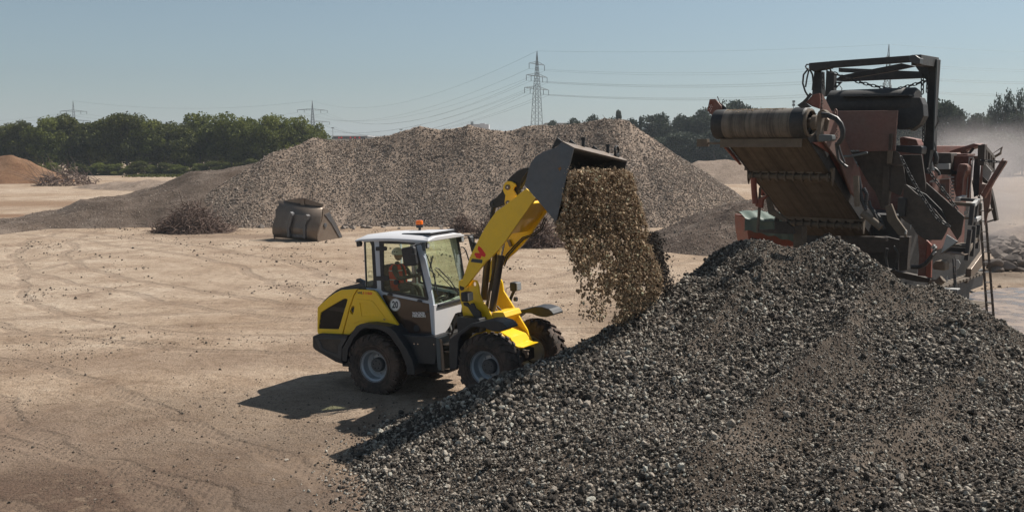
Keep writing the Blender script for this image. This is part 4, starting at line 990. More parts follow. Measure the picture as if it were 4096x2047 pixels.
def blob(name, c, r, mat_, parent, M, warp=None, sub=3):
    bm = bmesh.new(); bmesh.ops.create_icosphere(bm, subdivisions=sub, radius=1)
    for v in bm.verts:
        p = v.co.copy(); p = Vector((p.x*r[0], p.y*r[1], p.z*r[2]))
        if warp: p = warp(p)
        v.co = p+Vector(c)
    me = bpy.data.meshes.new(name); bm.to_mesh(me); bm.free(); me.polygons.foreach_set('use_smooth', [True]*len(me.polygons)); me.materials.append(mat_)
    o = bpy.data.objects.new(name, me); COL.objects.link(o); place(o, parent, M); return o
def facew(p):
    if p.x > .05: p.x += .035*math.exp(-((p.y/.018)**2) - ((p.z+.01)/.03)**2) - .012*math.exp(-((abs(p.y)-.035)/.015)**2 - ((p.z-.02)/.015)**2) + .008*math.exp(-(p.y/.03)**2 - ((p.z+.06)/.012)**2)
    if p.z < -.04: p.y *= .82
    return p
blob('head', (.03,0,.83), (.10,.078,.125), M_['skin'], driver, MD, facew, 4)
for sy in (-1, 1): blob('ear', (.02, sy*.08, .82), (.02,.012,.032), M_['skin'], driver, MD, None, 2)
def helm(p):
    if p.z < -.02: p.z = -.02+(p.z+.02)*.25
    if p.x > .06 and p.z < .02: p.x += .035
    return p
hl = blob('helmet', (.02,0,.875), (.145,.122,.13), M_['helmet'], driver, MD, helm, 4)
for yy in (-.124, .124):
    for k_, (vx, vz) in enumerate(((-.06,.03), (.0,.045), (.06,.035))):
        blob('helmet_vent', (vx+.02, yy*.93*(1-.1*abs(vx)*5), .875+vz), (.02,.012,.012), M_['black'], hl, MD, None, 2)
m = MB().tube([(.02,-.115,.86),(.05,-.095,.78),(.09,-.03,.73),(.09,.03,.73),(.05,.095,.78),(.02,.115,.86)], .008, 5)
m.build('chin_strap', M_['black'], driver, MD)
# sleeveless vest, open at the front
def vest_shell():
    rings = [(.06,.165,.20,.02),(.18,.17,.205,.01),(.32,.168,.205,.0),(.46,.165,.215,-.015),(.56,.14,.20,-.015),(.62,.10,.13,-.01)]; n = 26; m = MB()
    for z_, rx, ry, cx_ in rings:
        for i in range(n+1):
            t_ = R(16)+(R(344)-R(16))*i/n; m.v.append((cx_+math.cos(t_)*rx, math.sin(t_)*ry, z_))
    for j in range(len(rings)-1):
        for i in range(n): q = j*(n+1)+i; m.f.append((q, q+1, q+n+2, q+n+1))
    o = m.build('hi_vis_vest', M_['red'], driver, MD, 0, True); sl = o.modifiers.new('t', 'SOLIDIFY'); sl.thickness = .015; sl.offset = 1; return o
vs_ = vest_shell()
m_band = mat('reflective_band', (.6,.6,.58), .4, 0, 0, bmp=0)
for z_ in (.30, .50): MB().tube([(.0+math.cos(t_)*.186, math.sin(t_)*.222, z_) for t_ in np.linspace(R(20), R(340), 20)], .012, 5).build('reflective_band', m_band, vs_, MD, 0, True)
def hand(sy):
    for i, (l, oy) in enumerate(((.050,.030),(.060,.012),(.056,-.008),(.044,-.026))):
        b = Vector((.52, sy*(.13+oy*.9), .385)); MBf = MB().tube([b, b+Vector((.035,0,.018)), b+Vector((.045,0,-.012)), b+Vector((.022,0,-.028))], [.011,.0105,.010,.008], 6)
        MBf.build('finger', M_['black'], driver, MD, smooth=True)
    blob('palm', (.50, sy*.13, .38), (.045,.045,.02), M_['black'], driver, MD, None, 2)
    MB().tube([(.49, sy*.09, .375), (.52, sy*.07, .37), (.54, sy*.08, .36)], [.012,.011,.009], 6).build('thumb', M_['black'], driver, MD, smooth=True)
hand(-1); hand(1)

# ================================================================ FALLING GRAVEL
def interp(y, tab): return float(np.interp(y, [t[0] for t in tab], [t[1] for t in tab]))
LT = [(680,2275),(760,2258),(860,2236),(890,2226),(1000,2262),(1060,2290),(1150,2350),(1230,2400),(1300,2430)]
RT = [(680,2508),(700,2525),(800,2550),(900,2578),(1000,2605),(1100,2635),(1160,2650),(1230,2600),(1300,2500)]
pts, sc_ = [], []
rg = random.Random(9)
while len(pts) < 78000:
    py = 688+rg.gauss(0,7)+ (rg.random()**1.05)*600
    xl, xr = interp(py, LT), interp(py, RT)
    rag = 46*float(vnoise(np.array([py/70.]), np.array([1.5]), 91)[0])+26*float(vnoise(np.array([py/22.]), np.array([2.5]), 92)[0]); kr = min(1, max(0, (py-760)/200))
    xl += rag*kr+8; xr += (30*float(vnoise(np.array([py/55.]), np.array([3.5]), 93)[0]))*kr
    s_ = rg.random()**.9; px = xl+(xr-xl)*s_+rg.gauss(0, 5+10*max(0,(py-900)/300))
    clump = vnoise(np.array([px/26.]), np.array([py/60.]), 77)[0] + .5*vnoise(np.array([px/9.]), np.array([py/22.]), 78)[0]
    dens = 1.0 if py < 960 else max(.10, 1-(py-960)/300*(1.9*(1-s_)**1.2 if s_ < .6 else .45))
    if py > 900 and clump < -.40+.3*(1-dens) or rg.random() > dens*min(1, .85+clump*1.2): continue
    d = 18.2+2.3*s_+rg.gauss(0, .22) + (py-700)/600*.6
    p = atd(px, py, d)
    pts.append(p[:]); a_ = min(.055, rg.lognormvariate(-4.30, .55)); sc_.append((a_*.9, a_*.9, a_*1.35))
for _ in range(260):        # stray lumps falling on the near left
    py = rg.uniform(1020, 1290); px = rg.uniform(2285, 2400)+ (py-1020)*.12; p = atd(px, py, 18.6+rg.gauss(0,.2))
    if p.z > .3: pts.append(p[:]); a_ = rg.uniform(.010,.035); sc_.append((a_, a_, a_*1.9))
_a = np.array(pts); _k = _a[:,2] > front_z(_a[:,0], _a[:,1])
pts = _a[_k].tolist(); sc_ = np.array(sc_)[_k].tolist()
P_DR = stone_protos('falling_shape', M_['stone_dirt'], 6)
rot = np.stack([RNG.normal(0, .35, len(pts)), RNG.normal(0, .35, len(pts)), RNG.uniform(0, 6.28, len(pts))], 1)
fall = scatter('falling_gravel', pts, sc_, P_DR, None, rot, kind='stuff')
_n = 60000; _i = RNG.integers(0, len(pts), _n); _f = np.array(pts)[_i]+RNG.normal(0, .05, (_n, 3))
scatter('falling_fines', _f, RNG.uniform(.003, .010, _n), P_DR, None, None, kind='stuff')
M_['falling_shaded'] = stone_mat('shade_toned_falling_stone', (.03,.022,.016), (.06,.045,.034), (.12,.09,.07))  # gravel clump lying in shade; the shade is put into its stone colour
P_DK = stone_protos('dark_falling_shape', M_['falling_shaded'], 4)
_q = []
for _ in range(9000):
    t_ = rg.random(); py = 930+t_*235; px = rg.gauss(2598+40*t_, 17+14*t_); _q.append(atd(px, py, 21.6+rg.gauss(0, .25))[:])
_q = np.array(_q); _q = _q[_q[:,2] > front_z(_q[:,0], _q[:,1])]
scatter('shade_toned_gravel', _q, np.clip(RNG.lognormal(-4.3, .5, len(_q)), .004, .045), P_DK, None, None, kind='stuff')
# what is still in the bucket
pb_, sb_ = [], []
for _ in range(2600):
    t_ = rg.random(); yy = rg.uniform(.06, 2.34)
    a_, b_ = P[11].lerp(P[9], .9*t_), cen.lerp(P[13], .35); q = a_.lerp(b_, rg.random()*.55); q = FB.M @ Vector((q.x, q.y+yy, q.z)); pb_.append(q[:]); sb_.append(rg.uniform(.015,.04))
scatter('bucket_load', pb_, sb_, P_DR, None, None, kind='stuff')
# freshly tipped dirt below the stream
n = 9000; t_ = RNG.uniform(size=n); px = 2280+t_*420+RNG.normal(0, 25, n); dd = 20.2+2.6*t_+RNG.normal(0, .5, n); xx = (px-2048)/FPX*dd
zz = front_z(xx, dd); k = zz > 0; xx, dd, zz = xx[k], dd[k], zz[k]
scatter('tipped_gravel', np.stack([xx, dd, zz+.02], 1), np.clip(RNG.lognormal(-4.0, .4, len(xx)), .005, .05), P_DR, None, None, kind='stuff')
# ================================================================ CRUSHER / SCREEN with discharge conveyor
ya = math.atan2(-.648, .762)
FK = Frame(Matrix.Translation((6.39, 25.0, 0)) @ Matrix.Rotation(ya, 4, 'Z'))
crusher = empty('crushing_plant', FK.M, None, 'big dusty red crushing and screening plant with a wide belt conveyor behind the gravel heap', 'crusher')
K0, K1, K2, K3, K4, K5 = (2780,340,3.217), (2880,640,3.217), (3180,200,3.217), (3300,560,3.217), (3496,900,3.217), (3696,500,3.217)
U = (0,0,1)
def kp(name, c, pts, y0, t, m_, bevel=.01, holes=(), parent=None, ax=1, **k):
    P = [FK.pl(x, y, y0, ax) for x, y in crop(c, pts)]; H = [[FK.pl(x, y, y0, ax) for x, y in crop(c, h)] for h in holes]
    v = (0, t, 0) if ax == 1 else (t, 0, 0)
    return MB().prism(P, v, H).build(name, M_[m_], parent or crusher, FK.M, bevel, **k)
def kpt(c, q, y, ax=1): return FK.pl(*crop(c, [q])[0], y, ax)
def kt(name, c, pts, y, r, m_, n=7, parent=None, ax=1, **k):
    return MB().tube([kpt(c, q, (y if not isinstance(y, (list, tuple)) else y[i]), ax) for i, q in enumerate(pts)], r, n).build(name, M_[m_], parent or crusher, FK.M, 0, True, **k)
def kb(name, box, m_, bevel=.02, parent=None): return MB().box(*box).build(name, M_[m_], parent or crusher, FK.M, bevel)
# belt materials: streaks run along the belt
def belt_mat(name, axis_scale, c0, c1):
    m, nt, b = newmat(name); tc = nn(nt, 'ShaderNodeTexCoord').outputs['Object']
    mp = nn(nt, 'ShaderNodeMapping'); mp.inputs['Scale'].default_value = axis_scale; nt.links.new(tc, mp.inputs[0])
    n1 = noise(nt, mp.outputs[0], 2.6, 8, .75); n2 = noise(nt, tc, 3, 6, .7)
    c = ramp(nt, n1, [(.34, c0), (.52, c1), (.7, tuple(x*1.25 for x in c1))])
    c = mix(nt, 1.0, c, ramp(nt, n2, [(.3, (.62,.6,.58)), (.65, (1,1,1))]), 'MULTIPLY')
    nt.links.new(c, b.inputs['Base Color']); b.inputs['Roughness'].default_value = .85
    nt.links.new(bump(nt, n1, .4, .02), b.inputs['Normal']); return m
M_['belt'] = belt_mat('belt_streaked_rubber', (2.2, .05, .05), (.048,.036,.026), (.118,.090,.064))
M_['drum'] = belt_mat('drum_belt_rubber', (2.4, .10, .10), (.06,.052,.045), (.17,.145,.12))
# head drum
zd = 5.9; rd = .37
MB().lathe([(0,-1.22),(rd*.97,-1.22),(rd,-1.18),(rd,1.0),(rd*.98,1.10)], 'x', 48, (0,0,zd)).build('head_drum', M_['drum'], crusher, FK.M, 0, True)
MB().lathe([(rd+.01,-1.30),(rd+.015,-1.02),(rd+.004,-1.0)], 'x', 40, (0,0,zd)).build('drum_edge_skirt', M_['soot'], crusher, FK.M, 0, True)
MB().lathe([(rd+.012,.86),(rd+.02,.88),(rd+.02,1.16),(rd-.02,1.20)], 'x', 40, (0,0,zd)).build('drum_edge_skirt', M_['soot'], crusher, FK.M, 0, True)
MB().lathe([(rd-.03,1.18),(rd-.02,1.26),(rd-.07,1.28),(rd-.07,1.2)], 'x', 36, (0,0,zd)).build('drum_flange', M_['dust_steel'], crusher, FK.M, 0, True)
MB().lathe([(.0,-1.42),(.12,-1.42),(.14,-1.25),(.0,-1.25)], 'x', 18, (0,0,zd)).build('drum_bearing', M_['dust_steel'], crusher, FK.M, 0, True)
MB().lathe([(.12,1.18),(.12,1.30),(.19,1.32),(.19,1.44),(.10,1.46),(.10,1.62),(0,1.62)], 'x', 24, (0,0,zd)).build('drive_gearbox', M_['dust_steel'], crusher, FK.M, 0, True)
pd_, sd2 = [], []
for _ in range(700):
    a_ = rg.gauss(0, .25); pd_.append(FK.M @ Vector((rg.uniform(-1.0,.6), rd*math.sin(a_), zd+rd*math.cos(a_)))); sd2.append(rg.uniform(.006,.02))
scatter('belt_crumbs', [p[:] for p in pd_], sd2, P_DR, crusher, None, kind='stuff')
# belt (return strand seen from below) and its carrying strand
def by(Y): return 5.56-.60*Y
MB().prism([(-1.12,.05,5.54),(1.12,.05,5.54),(1.12,7.0,by(7.0)),(-1.12,7.0,by(7.0))], (0,.02,.03)).build('return_belt', M_['belt'], crusher, FK.M)
MB().prism([(-1.15,.0,6.22),(1.15,.0,6.22),(1.15,7.0,by(7.0)+.62),(-1.15,7.0,by(7.0)+.62)], (0,.02,.03)).build('carrying_belt', M_['soot'], crusher, FK.M)
for sx in (-1, 1):
    MB().prism([(sx*1.13,.1,5.50),(sx*1.13,.1,6.0),(sx*1.13,7.0,by(7)+.7),(sx*1.13,7.0,by(7))], (sx*.03,0,0)).build('belt_skirt', M_['soot'], crusher, FK.M)
# rollers with discs
def roller(Y, z, x0=-1.16, x1=1.16):
    e = MB().obox(((x0+x1)/2, Y-.02, z+.10), ((x1-x0)/2+.10,0,0), (0,.05,0), (0,0,.05)).build('roller_beam', M_['dust_steel'], crusher, FK.M, .008)
    MB().tube([(x0,Y+.03,z-.10),(x1,Y+.03,z-.10)], .075, 14).build('return_roller', M_['dust_steel'], e, FK.M, 0, True)
    k = x0+.05
    while k < x1:
        MB().lathe([(.0,0),(.115,0),(.12,.02),(.115,.05),(0,.05)], 'x', 18, (k, Y+.03, z-.10)).build('roller_disc', M_['dust_steel'], e, FK.M, 0, True); k += .235 if k > x0+.1 else .06
    for sx in (x0-.03, x1+.03):
        MB().prism([(sx,Y-.06,z+.14),(sx,Y+.14,z+.14),(sx,Y+.12,z-.15),(sx,Y+.05,z-.33),(sx,Y-.02,z-.2)], (.03,0,0)).build('roller_hanger', M_['dust_steel'], e, FK.M, .004)
    for i in range(8):
        xx = x0+.25+i*(x1-x0-.3)/8; MB().prism([(xx-.12,Y-.05,z+.06),(xx+.12,Y-.05,z+.06),(xx+.08,Y-.05,z-.0),(xx-.08,Y-.05,z-.0)], (0,.02,0)).build('scraper_tooth', M_['dust_steel'], e, FK.M)
roller(1.56, 4.62); roller(3.85, 3.20); roller(6.3, 1.82)
kb('head_crossbeam', (-1.15,1.05,-.12,.0,5.30,5.52), 'dust_steel', .012)
kb('take_up_bracket', (-1.75,-1.15,-.05,.0,5.38,5.44), 'dust_steel', .006)
kb('take_up_bracket', (-1.85,-1.55,-.10,.05,5.32,5.52), 'dust_steel', .01)
# side beams
kp('conveyor_side_beam', K0, [(1605,108),(1660,200),(1752,385),(1935,760),(2090,1110),(2130,1300),(2080,1500),(1990,1380),(1850,1020),(1640,735),(1620,560),(1605,300)], 1.30, .06, 'pink', .01, ax=0)
kp('beam_inner_plate', K0, [(1500,735),(1640,735),(1860,1020),(2000,1400),(2000,1290),(1840,960)], 1.22, .03, 'orange', 0, ax=0)
kp('beam_end_cap', K0, [(1425,228),(1515,125),(1602,108),(1610,200),(1600,310),(1500,275)], -.55, .05, 'tan_rust', .008)
kp('deflector_flap', K0, [(1312,262),(1380,215),(1425,170),(1478,98),(1510,120),(1425,228),(1500,285),(1365,300)], -.60, .02, 'soot', .004)
kp('beam_end_cap', K0, [(155,330),(188,185),(258,182),(335,270),(350,355),(215,388)], .05, .05, 'tan_rust', .006, [circ(x, y, 7, 10, 8) for x, y in ((185,262),(205,258),(195,285),(215,280),(182,305),(205,310),(195,335))])
kp('deflector_flap', K0, [(282,150),(292,148),(320,225),(400,290),(420,340),(345,352),(330,270)], .12, .02, 'soot', .004)
kp('conveyor_side_beam', K0, [(350,785),(400,785),(585,1020),(570,1030)], -1.30, .05, 'orange', .004, ax=0)
kp('conveyor_side_beam', K1, [(365,180),(395,180),(570,375),(770,620),(760,635),(590,450),(530,460),(520,350)], -1.30, .05, 'orange', .004, ax=0)
kp('lifting_lug', K0, [(1790,310),(1810,303),(1828,330),(1830,400),(1790,380)], -.5, .04, 'pink', .004, [circ(1812,345,9,18,10)])
for (x, y) in ((1625,180),(1640,205),(1622,225),(1645,240),(1630,270),(1640,300),(1825,580),(1840,605),(1822,625),(1835,650),(1828,680)):
    kp('bolt_hole', K0, circ(x, y, 7, 9, 8), 1.37, .004, 'soot', 0, ax=0)
kp('motor_guard', K0, [(1565,430),(1580,350),(1610,322),(1650,318),(1690,345),(1700,370),(1640,360),(1625,400),(1620,520),(1610,640),(1600,735),(1580,740),(1562,690),(1570,560)], -1.25, .20, 'dust_steel', .012)
kp('belt_motor', K0, [(1590,642),(1640,636),(1760,645),(1765,700),(1745,725),(1700,722),(1590,728)], -1.30, .22, 'galv', .015)
kp('motor_plate', K0, [(1640,450),(1690,420),(1725,450),(1700,590),(1660,600)], -1.0, .06, 'steel', .006)
def hose(c, pts, y, r): kt('hydraulic_hose', c, pts, y, r, 'hose')
hose(K0, [(1630,375),(1720,385),(1820,430),(1880,500),(1908,580),(1905,670),(1860,740),(1815,765)], -1.35, .05)
hose(K0, [(1630,410),(1720,412),(1800,450),(1860,520),(1885,600),(1880,680),(1840,730)], -1.38, .03)
hose(K0, [(1815,760),(1830,860),(1850,960),(1900,1020),(1960,1060)], -.8, .035)
hose(K0, [(1840,760),(1870,860),(1895,930),(1925,1000)], -.8, .025)
# spiral-wrapped hose pair
for xs_, rr in (([(1780,230),(1800,330),(1810,430),(1830,520),(1860,600),(1890,650)], .045), ([(1850,370),(1890,440),(1880,520),(1870,590),(1885,640)], .04)):
    e = kt('spiral_hose', K1, xs_, .3, rr, 'hose')
    P3 = [kpt(K1, q, .3) for q in xs_]; m = MB()
    for a_, b_ in zip(P3, P3[1:]):
        nseg = max(2, int((b_-a_).length/.05))
        for i in range(nseg):
            q = a_.lerp(b_, i/nseg); t_ = (b_-a_).normalized(); m.tube([q-t_*.010, q+t_*.010], rr+.012, 8)
    m.build('hose_rings', M_['dark'], e, FK.M, kind='stuff')
kt('hydraulic_ram', K1, [(1750,205),(1755,330),(1765,600)], .2, .07, 'dust_steel', 12)
kt('hydraulic_ram', K1, [(430,230),(440,400),(455,560)], 1.5, .08, 'orange', 12)
kp('ram_bracket', K1, [(465,520),(540,475),(590,455),(600,470),(545,520),(535,620),(500,610),(450,590)], 1.5, .12, 'orange', .01)
kp('support_strut', K1, [(498,360),(515,345),(510,640),(490,930),(462,930),(485,640)], 1.6, .08, 'dust_steel', .006)
kp('support_strut', K1, [(585,480),(625,470),(690,640),(850,760),(830,800),(620,690)], 1.9, .10, 'dust_steel', .01)
kp('support_frame', K1, [(505,780),(850,800),(940,870),(950,950),(750,950),(500,930),(470,930),(470,895),(700,890),(700,800)], 2.2, .12, 'umber', .01)
kp('support_strut', K1, [(700,740),(740,750),(740,930),(700,925)], 2.3, .1, 'umber', .006)
kp('support_leg', K1, [(945,850),(1055,850),(1050,1130),(940,1130)], 2.6, .35, 'dust_steel', .012)
kt('support_rod', K3, [(220,215),(330,210),(470,180),(545,160)], .6, .03, 'galv', 8)
# hopper panels
kp('hopper_panel', K2, [(380,790),(1322,778),(1300,1040),(1290,1290),(900,1290),(700,1287),(620,1100)], 2.3, .06, 'pink', .01)
kp('panel_stiffener', K2, [(1210,1080),(1250,1080),(1240,1290),(1200,1290)], 2.2, .08, 'umber', .006)
kp('hopper_panel', K3, [(330,150),(880,140),(880,330),(820,880),(720,880),(640,660),(560,560),(440,350)], 2.6, .08, 'umber', .01)
kp('panel_stiffener', K3, [(750,330),(835,330),(815,880),(720,880)], 2.45, .12, 'umber', .012)
kp('round_plate', K3, [(800,140),(900,142),(945,165),(975,205),(1000,325),(800,325)], 2.4, .06, 'umber', .008)
kp('panel_stiffener', K3, [(803,142),(865,142),(850,305),(795,305)], 2.3, .08, 'dust_steel', .006)
kp('hopper_panel', K3, [(840,330),(1005,325),(1040,570),(1010,600),(970,720),(830,655)], 2.5, .06, 'umber', .01)
kp('chute_back', K3, [(985,190),(1240,190),(1290,540),(1300,700),(1250,900),(1040,575),(1005,340)], 2.9, .08, 'umber', .01)
kp('chute_side', K3, [(1010,575),(1045,572),(1400,880),(1585,1100),(1560,1180),(1500,1287),(1290,1287),(1180,1210),(1120,1110),(960,990),(945,960),(1000,900)], 1.6, .05, 'umber', .012)
kp('chute_side', K3, [(1300,545),(1790,985),(1752,1215),(1700,1287),(1590,1110),(1290,780)], 2.2, .05, 'umber', .012)
kp('chute_floor', K3, [(1045,575),(1300,700),(1500,900),(1590,1100),(1400,900)], 2.0, .05, 'soot', .01)
kp('motor_housing', K3, [(935,745),(960,735),(1040,760),(1025,985),(950,985),(925,900)], 1.5, .14, 'soot', .03)
kp('diagonal_brace', K3, [(770,860),(850,820),(920,1000),(1050,1180),(1040,1250),(940,1220),(800,1040)], 1.7, .10, 'dust_steel', .012)
kp('brace_tip', K3, [(1035,1158),(1045,1165),(1042,1212),(1022,1205)], 1.62, .06, 'concrete', .002)
kp('vertical_strip', K3, [(1100,1090),(1108,1090),(1104,1150),(1096,1150)], 1.55, .02, 'concrete', 0)
kp('deflector_plate', K4, [(935,122),(1075,212),(862,366)], 1.55, .03, 'concrete', .003)
kp('deflector_edge', K4, [(1078,208),(1080,222),(862,378),(858,366)], 1.54, .03, 'dust_steel', .002)
# upper belt drum and its hood
pu = kpt(K2, (1050,700), 3.1)
MB().lathe([(0,-1.35),(.36,-1.35),(.42,-1.30),(.42,.92),(.36,1.0),(0,1.0)], 'x', 36, (pu.x, 3.3, pu.z)).build('upper_belt_drum', M_['soot'], crusher, FK.M, 0, True)
kp('upper_belt_hood', K2, [(1310,770),(1500,610),(1610,610),(1645,700),(1655,850),(1600,960),(1475,1045),(1490,1000),(1410,1025),(1310,1025)], 2.9, .4, 'soot', .02)
kp('hood_edge_plate', K2, [(580,590),(1470,575),(1470,590),(580,602)], 2.7, .3, 'soot', .004)
kb('upper_belt', (pu.x-1.3, pu.x+.9, 3.4, 4.6, pu.z-.44, pu.z-.40), 'soot', .01)
kp('tail_roller', K3, [(905,70),(1240,78),(1255,100),(1240,185),(905,150)], 3.6, .4, 'dark', .05)
kp('belt_frame_box', K2, [(1345,1125),(1400,1120),(1560,1150),(1590,1230),(1350,1230)], 5.0, .5, 'tan_rust', .02)
# gantry
kp('gantry_post', K2, [(245,280),(330,275),(340,600),(215,600)], 2.7, .28, 'soot', .01)
kp('gantry_post', K2, [(400,270),(500,300),(495,600),(385,600)], 3.9, .22, 'soot', .01)
kp('gantry_beam', K2, [(177,170),(430,148),(440,235),(300,260),(245,285),(177,245)], 2.5, .30, 'soot', .012)
kp('gantry_beam', K2, [(430,150),(450,146),(1470,72),(1475,155),(435,232)], 2.5, .20, 'soot', .01)
kp('gantry_corner', K2, [(1460,82),(1480,70),(1550,70),(1608,110),(1605,180),(1550,185),(1470,150)], 2.45, .28, 'dark', .012)
pa, pb2 = kpt(K2, (1560,130), 2.6), kpt(K2, (1790,165), 4.6)
MB().bar(pa, pb2, .24, .26).build('gantry_beam', M_['soot'], crusher, FK.M, .01)
kp('gantry_beam', K2, [(1600,105),(1832,118),(1828,200),(1740,300),(1690,390),(1655,360),(1545,210)], 4.3, .2, 'soot', .01)
kp('gantry_post', K2, [(1735,118),(1832,118),(1790,800),(1780,1287),(1660,1287),(1695,700),(1700,400),(1690,300)], 4.2, .3, 'soot', .012)
kp('gantry_post', K3, [(1265,0),(1375,0),(1350,180),(1320,440),(1275,420),(1265,200)], 4.2, .3, 'soot', .012)
kp('post_edge_strip', K2, [(1815,125),(1834,130),(1800,900),(1785,1287),(1772,1287),(1785,800)], 4.15, .04, 'galv', .003)
kp('gantry_beam', K2, [(560,232),(990,248),(1280,265),(1620,278),(1690,310),(1655,362),(610,408),(480,395),(600,330),(980,300),(560,285)], 5.2, .16, 'soot', .008)
kp('gantry_brace', K2, [(590,330),(990,248),(1370,172),(1540,210),(1200,285),(700,370),(600,380)], 3.6, .16, 'soot', .008)
kp('gantry_gusset', K2, [(500,480),(520,410),(610,410),(530,495)], 3.8, .03, 'soot', .003, [circ(542,442,15,15,12)])
hose(K2, [(170,245),(110,320),(100,430),(130,530),(165,590)], 2.6, .025); hose(K2, [(180,255),(155,360),(135,480)], 2.6, .022); hose(K2, [(190,250),(225,320),(235,420),(225,520)], 2.6, .025)
kt('hydraulic_hose', K2, [(175,190),(150,190),(135,215),(150,243),(172,243)], 2.6, .02, 'hose')
kt('cable', K2, [(575,460),(605,500),(590,555),(540,588),(480,590)], 3.7, .012, 'hose')
kt('cable', K2, [(1835,855),(1845,920),(1810,990),(1790,1040)], 4.2, .015, 'hose'); kt('cable', K2, [(1790,1060),(1785,1150),(1815,1280)], 4.2, .014, 'hose')
# chains, link by link
LK = MB(); rl = []
for i in range(15):
    a_ = 2*math.pi*i/14; rl.append((math.cos(a_)*.026, 0, math.sin(a_)*.026+(.022 if math.sin(a_) > 0 else -.022)))
LK.tube(rl, .011, 5, False); LKM = LK.mesh('link'); LKM.materials.append(M_['soot'])
def chain(c, pts, y, size=1.0):
    P = [kpt(c, q, y if not isinstance(y, tuple) else y[0]+(y[1]-y[0])*i/(len(pts)-1)) for i, q in enumerate(pts)]
    e = empty('chain', FK.M, crusher); step = .085*size; acc = 0; i = 0; k = 0
    L = [(b-a).length for a, b in zip(P, P[1:])]; tot = sum(L)
    while acc < tot:
        s_ = acc; j = 0
        while j < len(L)-1 and s_ > L[j]: s_ -= L[j]; j += 1
        q = P[j].lerp(P[j+1], min(1, s_/L[j])); t_ = (P[j+1]-P[j]).normalized()
        o = bpy.data.objects.new('link', LKM); COL.objects.link(o)
        place(o, e, FK.M @ Matrix.Translation(q) @ t_.to_track_quat('Z', 'Y').to_matrix().to_4x4() @ Matrix.Rotation((k % 2)*math.pi/2+.5, 4, 'Z') @ Matrix.Scale(size*1.05, 4))
        acc += step; k += 1
chain(K2, [(390,240),(560,325),(780,402),(1000,460),(1300,520),(1560,550)], (2.9,4.4), 1.3)
chain(K2, [(1690,400),(1480,460),(1310,505),(1100,545),(900,578)], (4.3,3.0), 1.3)
chain(K2, [(1640,365),(1638,540)], 4.1, 1.4); chain(K2, [(1712,320),(1700,530)], 4.1, 1.2)
chain(K2, [(355,330),(365,520)], 2.6, 1.2); chain(K2, [(1660,860),(1652,1180)], 4.0, 1.2)
chain(K3, [(985,240),(1080,430),(1200,650),(1330,850),(1400,960),(1480,1040),(1590,1105)], 1.4, 1.3)
chain(K3, [(1340,400),(1430,530),(1560,700),(1630,800),(1720,915)], 2.0, 1.3)
chain(K5, [(635,740),(650,840),(700,905)], 7.0, 1.2); chain(K5, [(755,455),(860,468),(975,475)], 6.0, 1.2)
# body masses behind
kb('plant_body', (-.9, 1.9, 4.8, 13.0, 1.0, 3.4), 'soot', .03)
kb('plant_chassis', (-1.0, 2.0, 4.0, 13.2, .5, 1.1), 'soot', .03)
kp('underbelt_plate', K3, [(100,1240),(780,1240),(980,1287),(980,1450),(100,1450)], 4.0, .1, 'umber', .01)
kp('lower_frame', K4, [(150,560),(560,650),(730,690),(720,740),(560,730),(150,640)], 3.0, .2, 'umber', .012)
kp('vertical_column', K4, [(325,150),(455,150),(430,440),(425,580),(320,590)], 2.6, .2, 'umber', .012)
kp('outrigger_plate', K4, [(560,130),(600,130),(690,210),(665,400),(660,660),(560,650),(580,400)], 2.3, .12, 'tan_rust', .01)
kp('outrigger_plate', K4, [(688,205),(735,255),(738,400),(730,680),(662,665),(668,400)], 2.28, .10, 'orange', .008)
kp('lower_frame', K4, [(0,150),(150,165),(150,210),(0,200)], 2.8, .2, 'umber', .008)
hose(K4, [(480,540),(580,540),(660,500),(730,420),(780,340),(785,290),(755,265)], 2.0, .055); 
m = MB()
for a_, b_ in (((755,268),(770,285)), ((775,300),(790,312)), ((768,355),(785,368))):
    q, r_ = kpt(K4, a_, 1.98), kpt(K4, b_, 1.98); m.tube([q, r_], .065, 8)
m.build('hose_sleeve', M_['concrete'], crusher, FK.M, kind='stuff')
hose(K4, [(170,300),(150,420),(170,540),(210,600),(270,560)], 2.4, .04); hose(K4, [(250,270),(290,330),(310,380),(290,480)], 2.5, .035)
hose(K3, [(560,780),(580,860),(640,940),(700,1000),(740,1080),(760,1150)], 1.6, .05); hose(K3, [(600,900),(640,960),(700,1080),(715,1150)], 1.5, .035)
kt('hydraulic_ram', K3, [(480,940),(560,1000),(640,1060),(720,1130)], 1.4, .09, 'dust_steel', 12)
kp('exhaust_pipe_box', K4, [(755,490),(790,458),(895,460),(915,500),(915,590),(750,570)], 3.2, .4, 'dust_steel', .05)
kt('exhaust_pipe', K4, [(720,730),(790,755),(840,730),(890,690)], 2.9, .10, 'dust_steel', 12)
kp('step_bar', K4, [(845,815),(1070,825),(1073,838),(1045,845),(850,826)], 2.4, .25, 'concrete', .004)
kp('hanging_cover', K4, [(935,660),(943,655),(950,710),(930,742)], 2.6, .02, 'concrete', 0)
kp('service_ladder_rail', K4, [(1005,430),(1022,430),(1045,700),(1048,890),(1028,890),(1020,700)], 2.8, .04, 'dark', .003)
kp('service_ladder_rail', K4, [(1040,430),(1052,430),(1055,700),(1075,915),(1062,915),(1045,700)], 2.8, .04, 'dark', .003)
for yy in (530, 620, 690, 820): kp('service_ladder_rung', K4, [(1015,yy),(1050,yy),(1050,yy+9),(1015,yy+9)], 2.78, .06, 'steel', 0)
kp('rag', K4, [(1055,450),(1085,450),(1110,495),(1085,560),(1055,580),(1060,520)], 2.75, .03, 'concrete', .004)
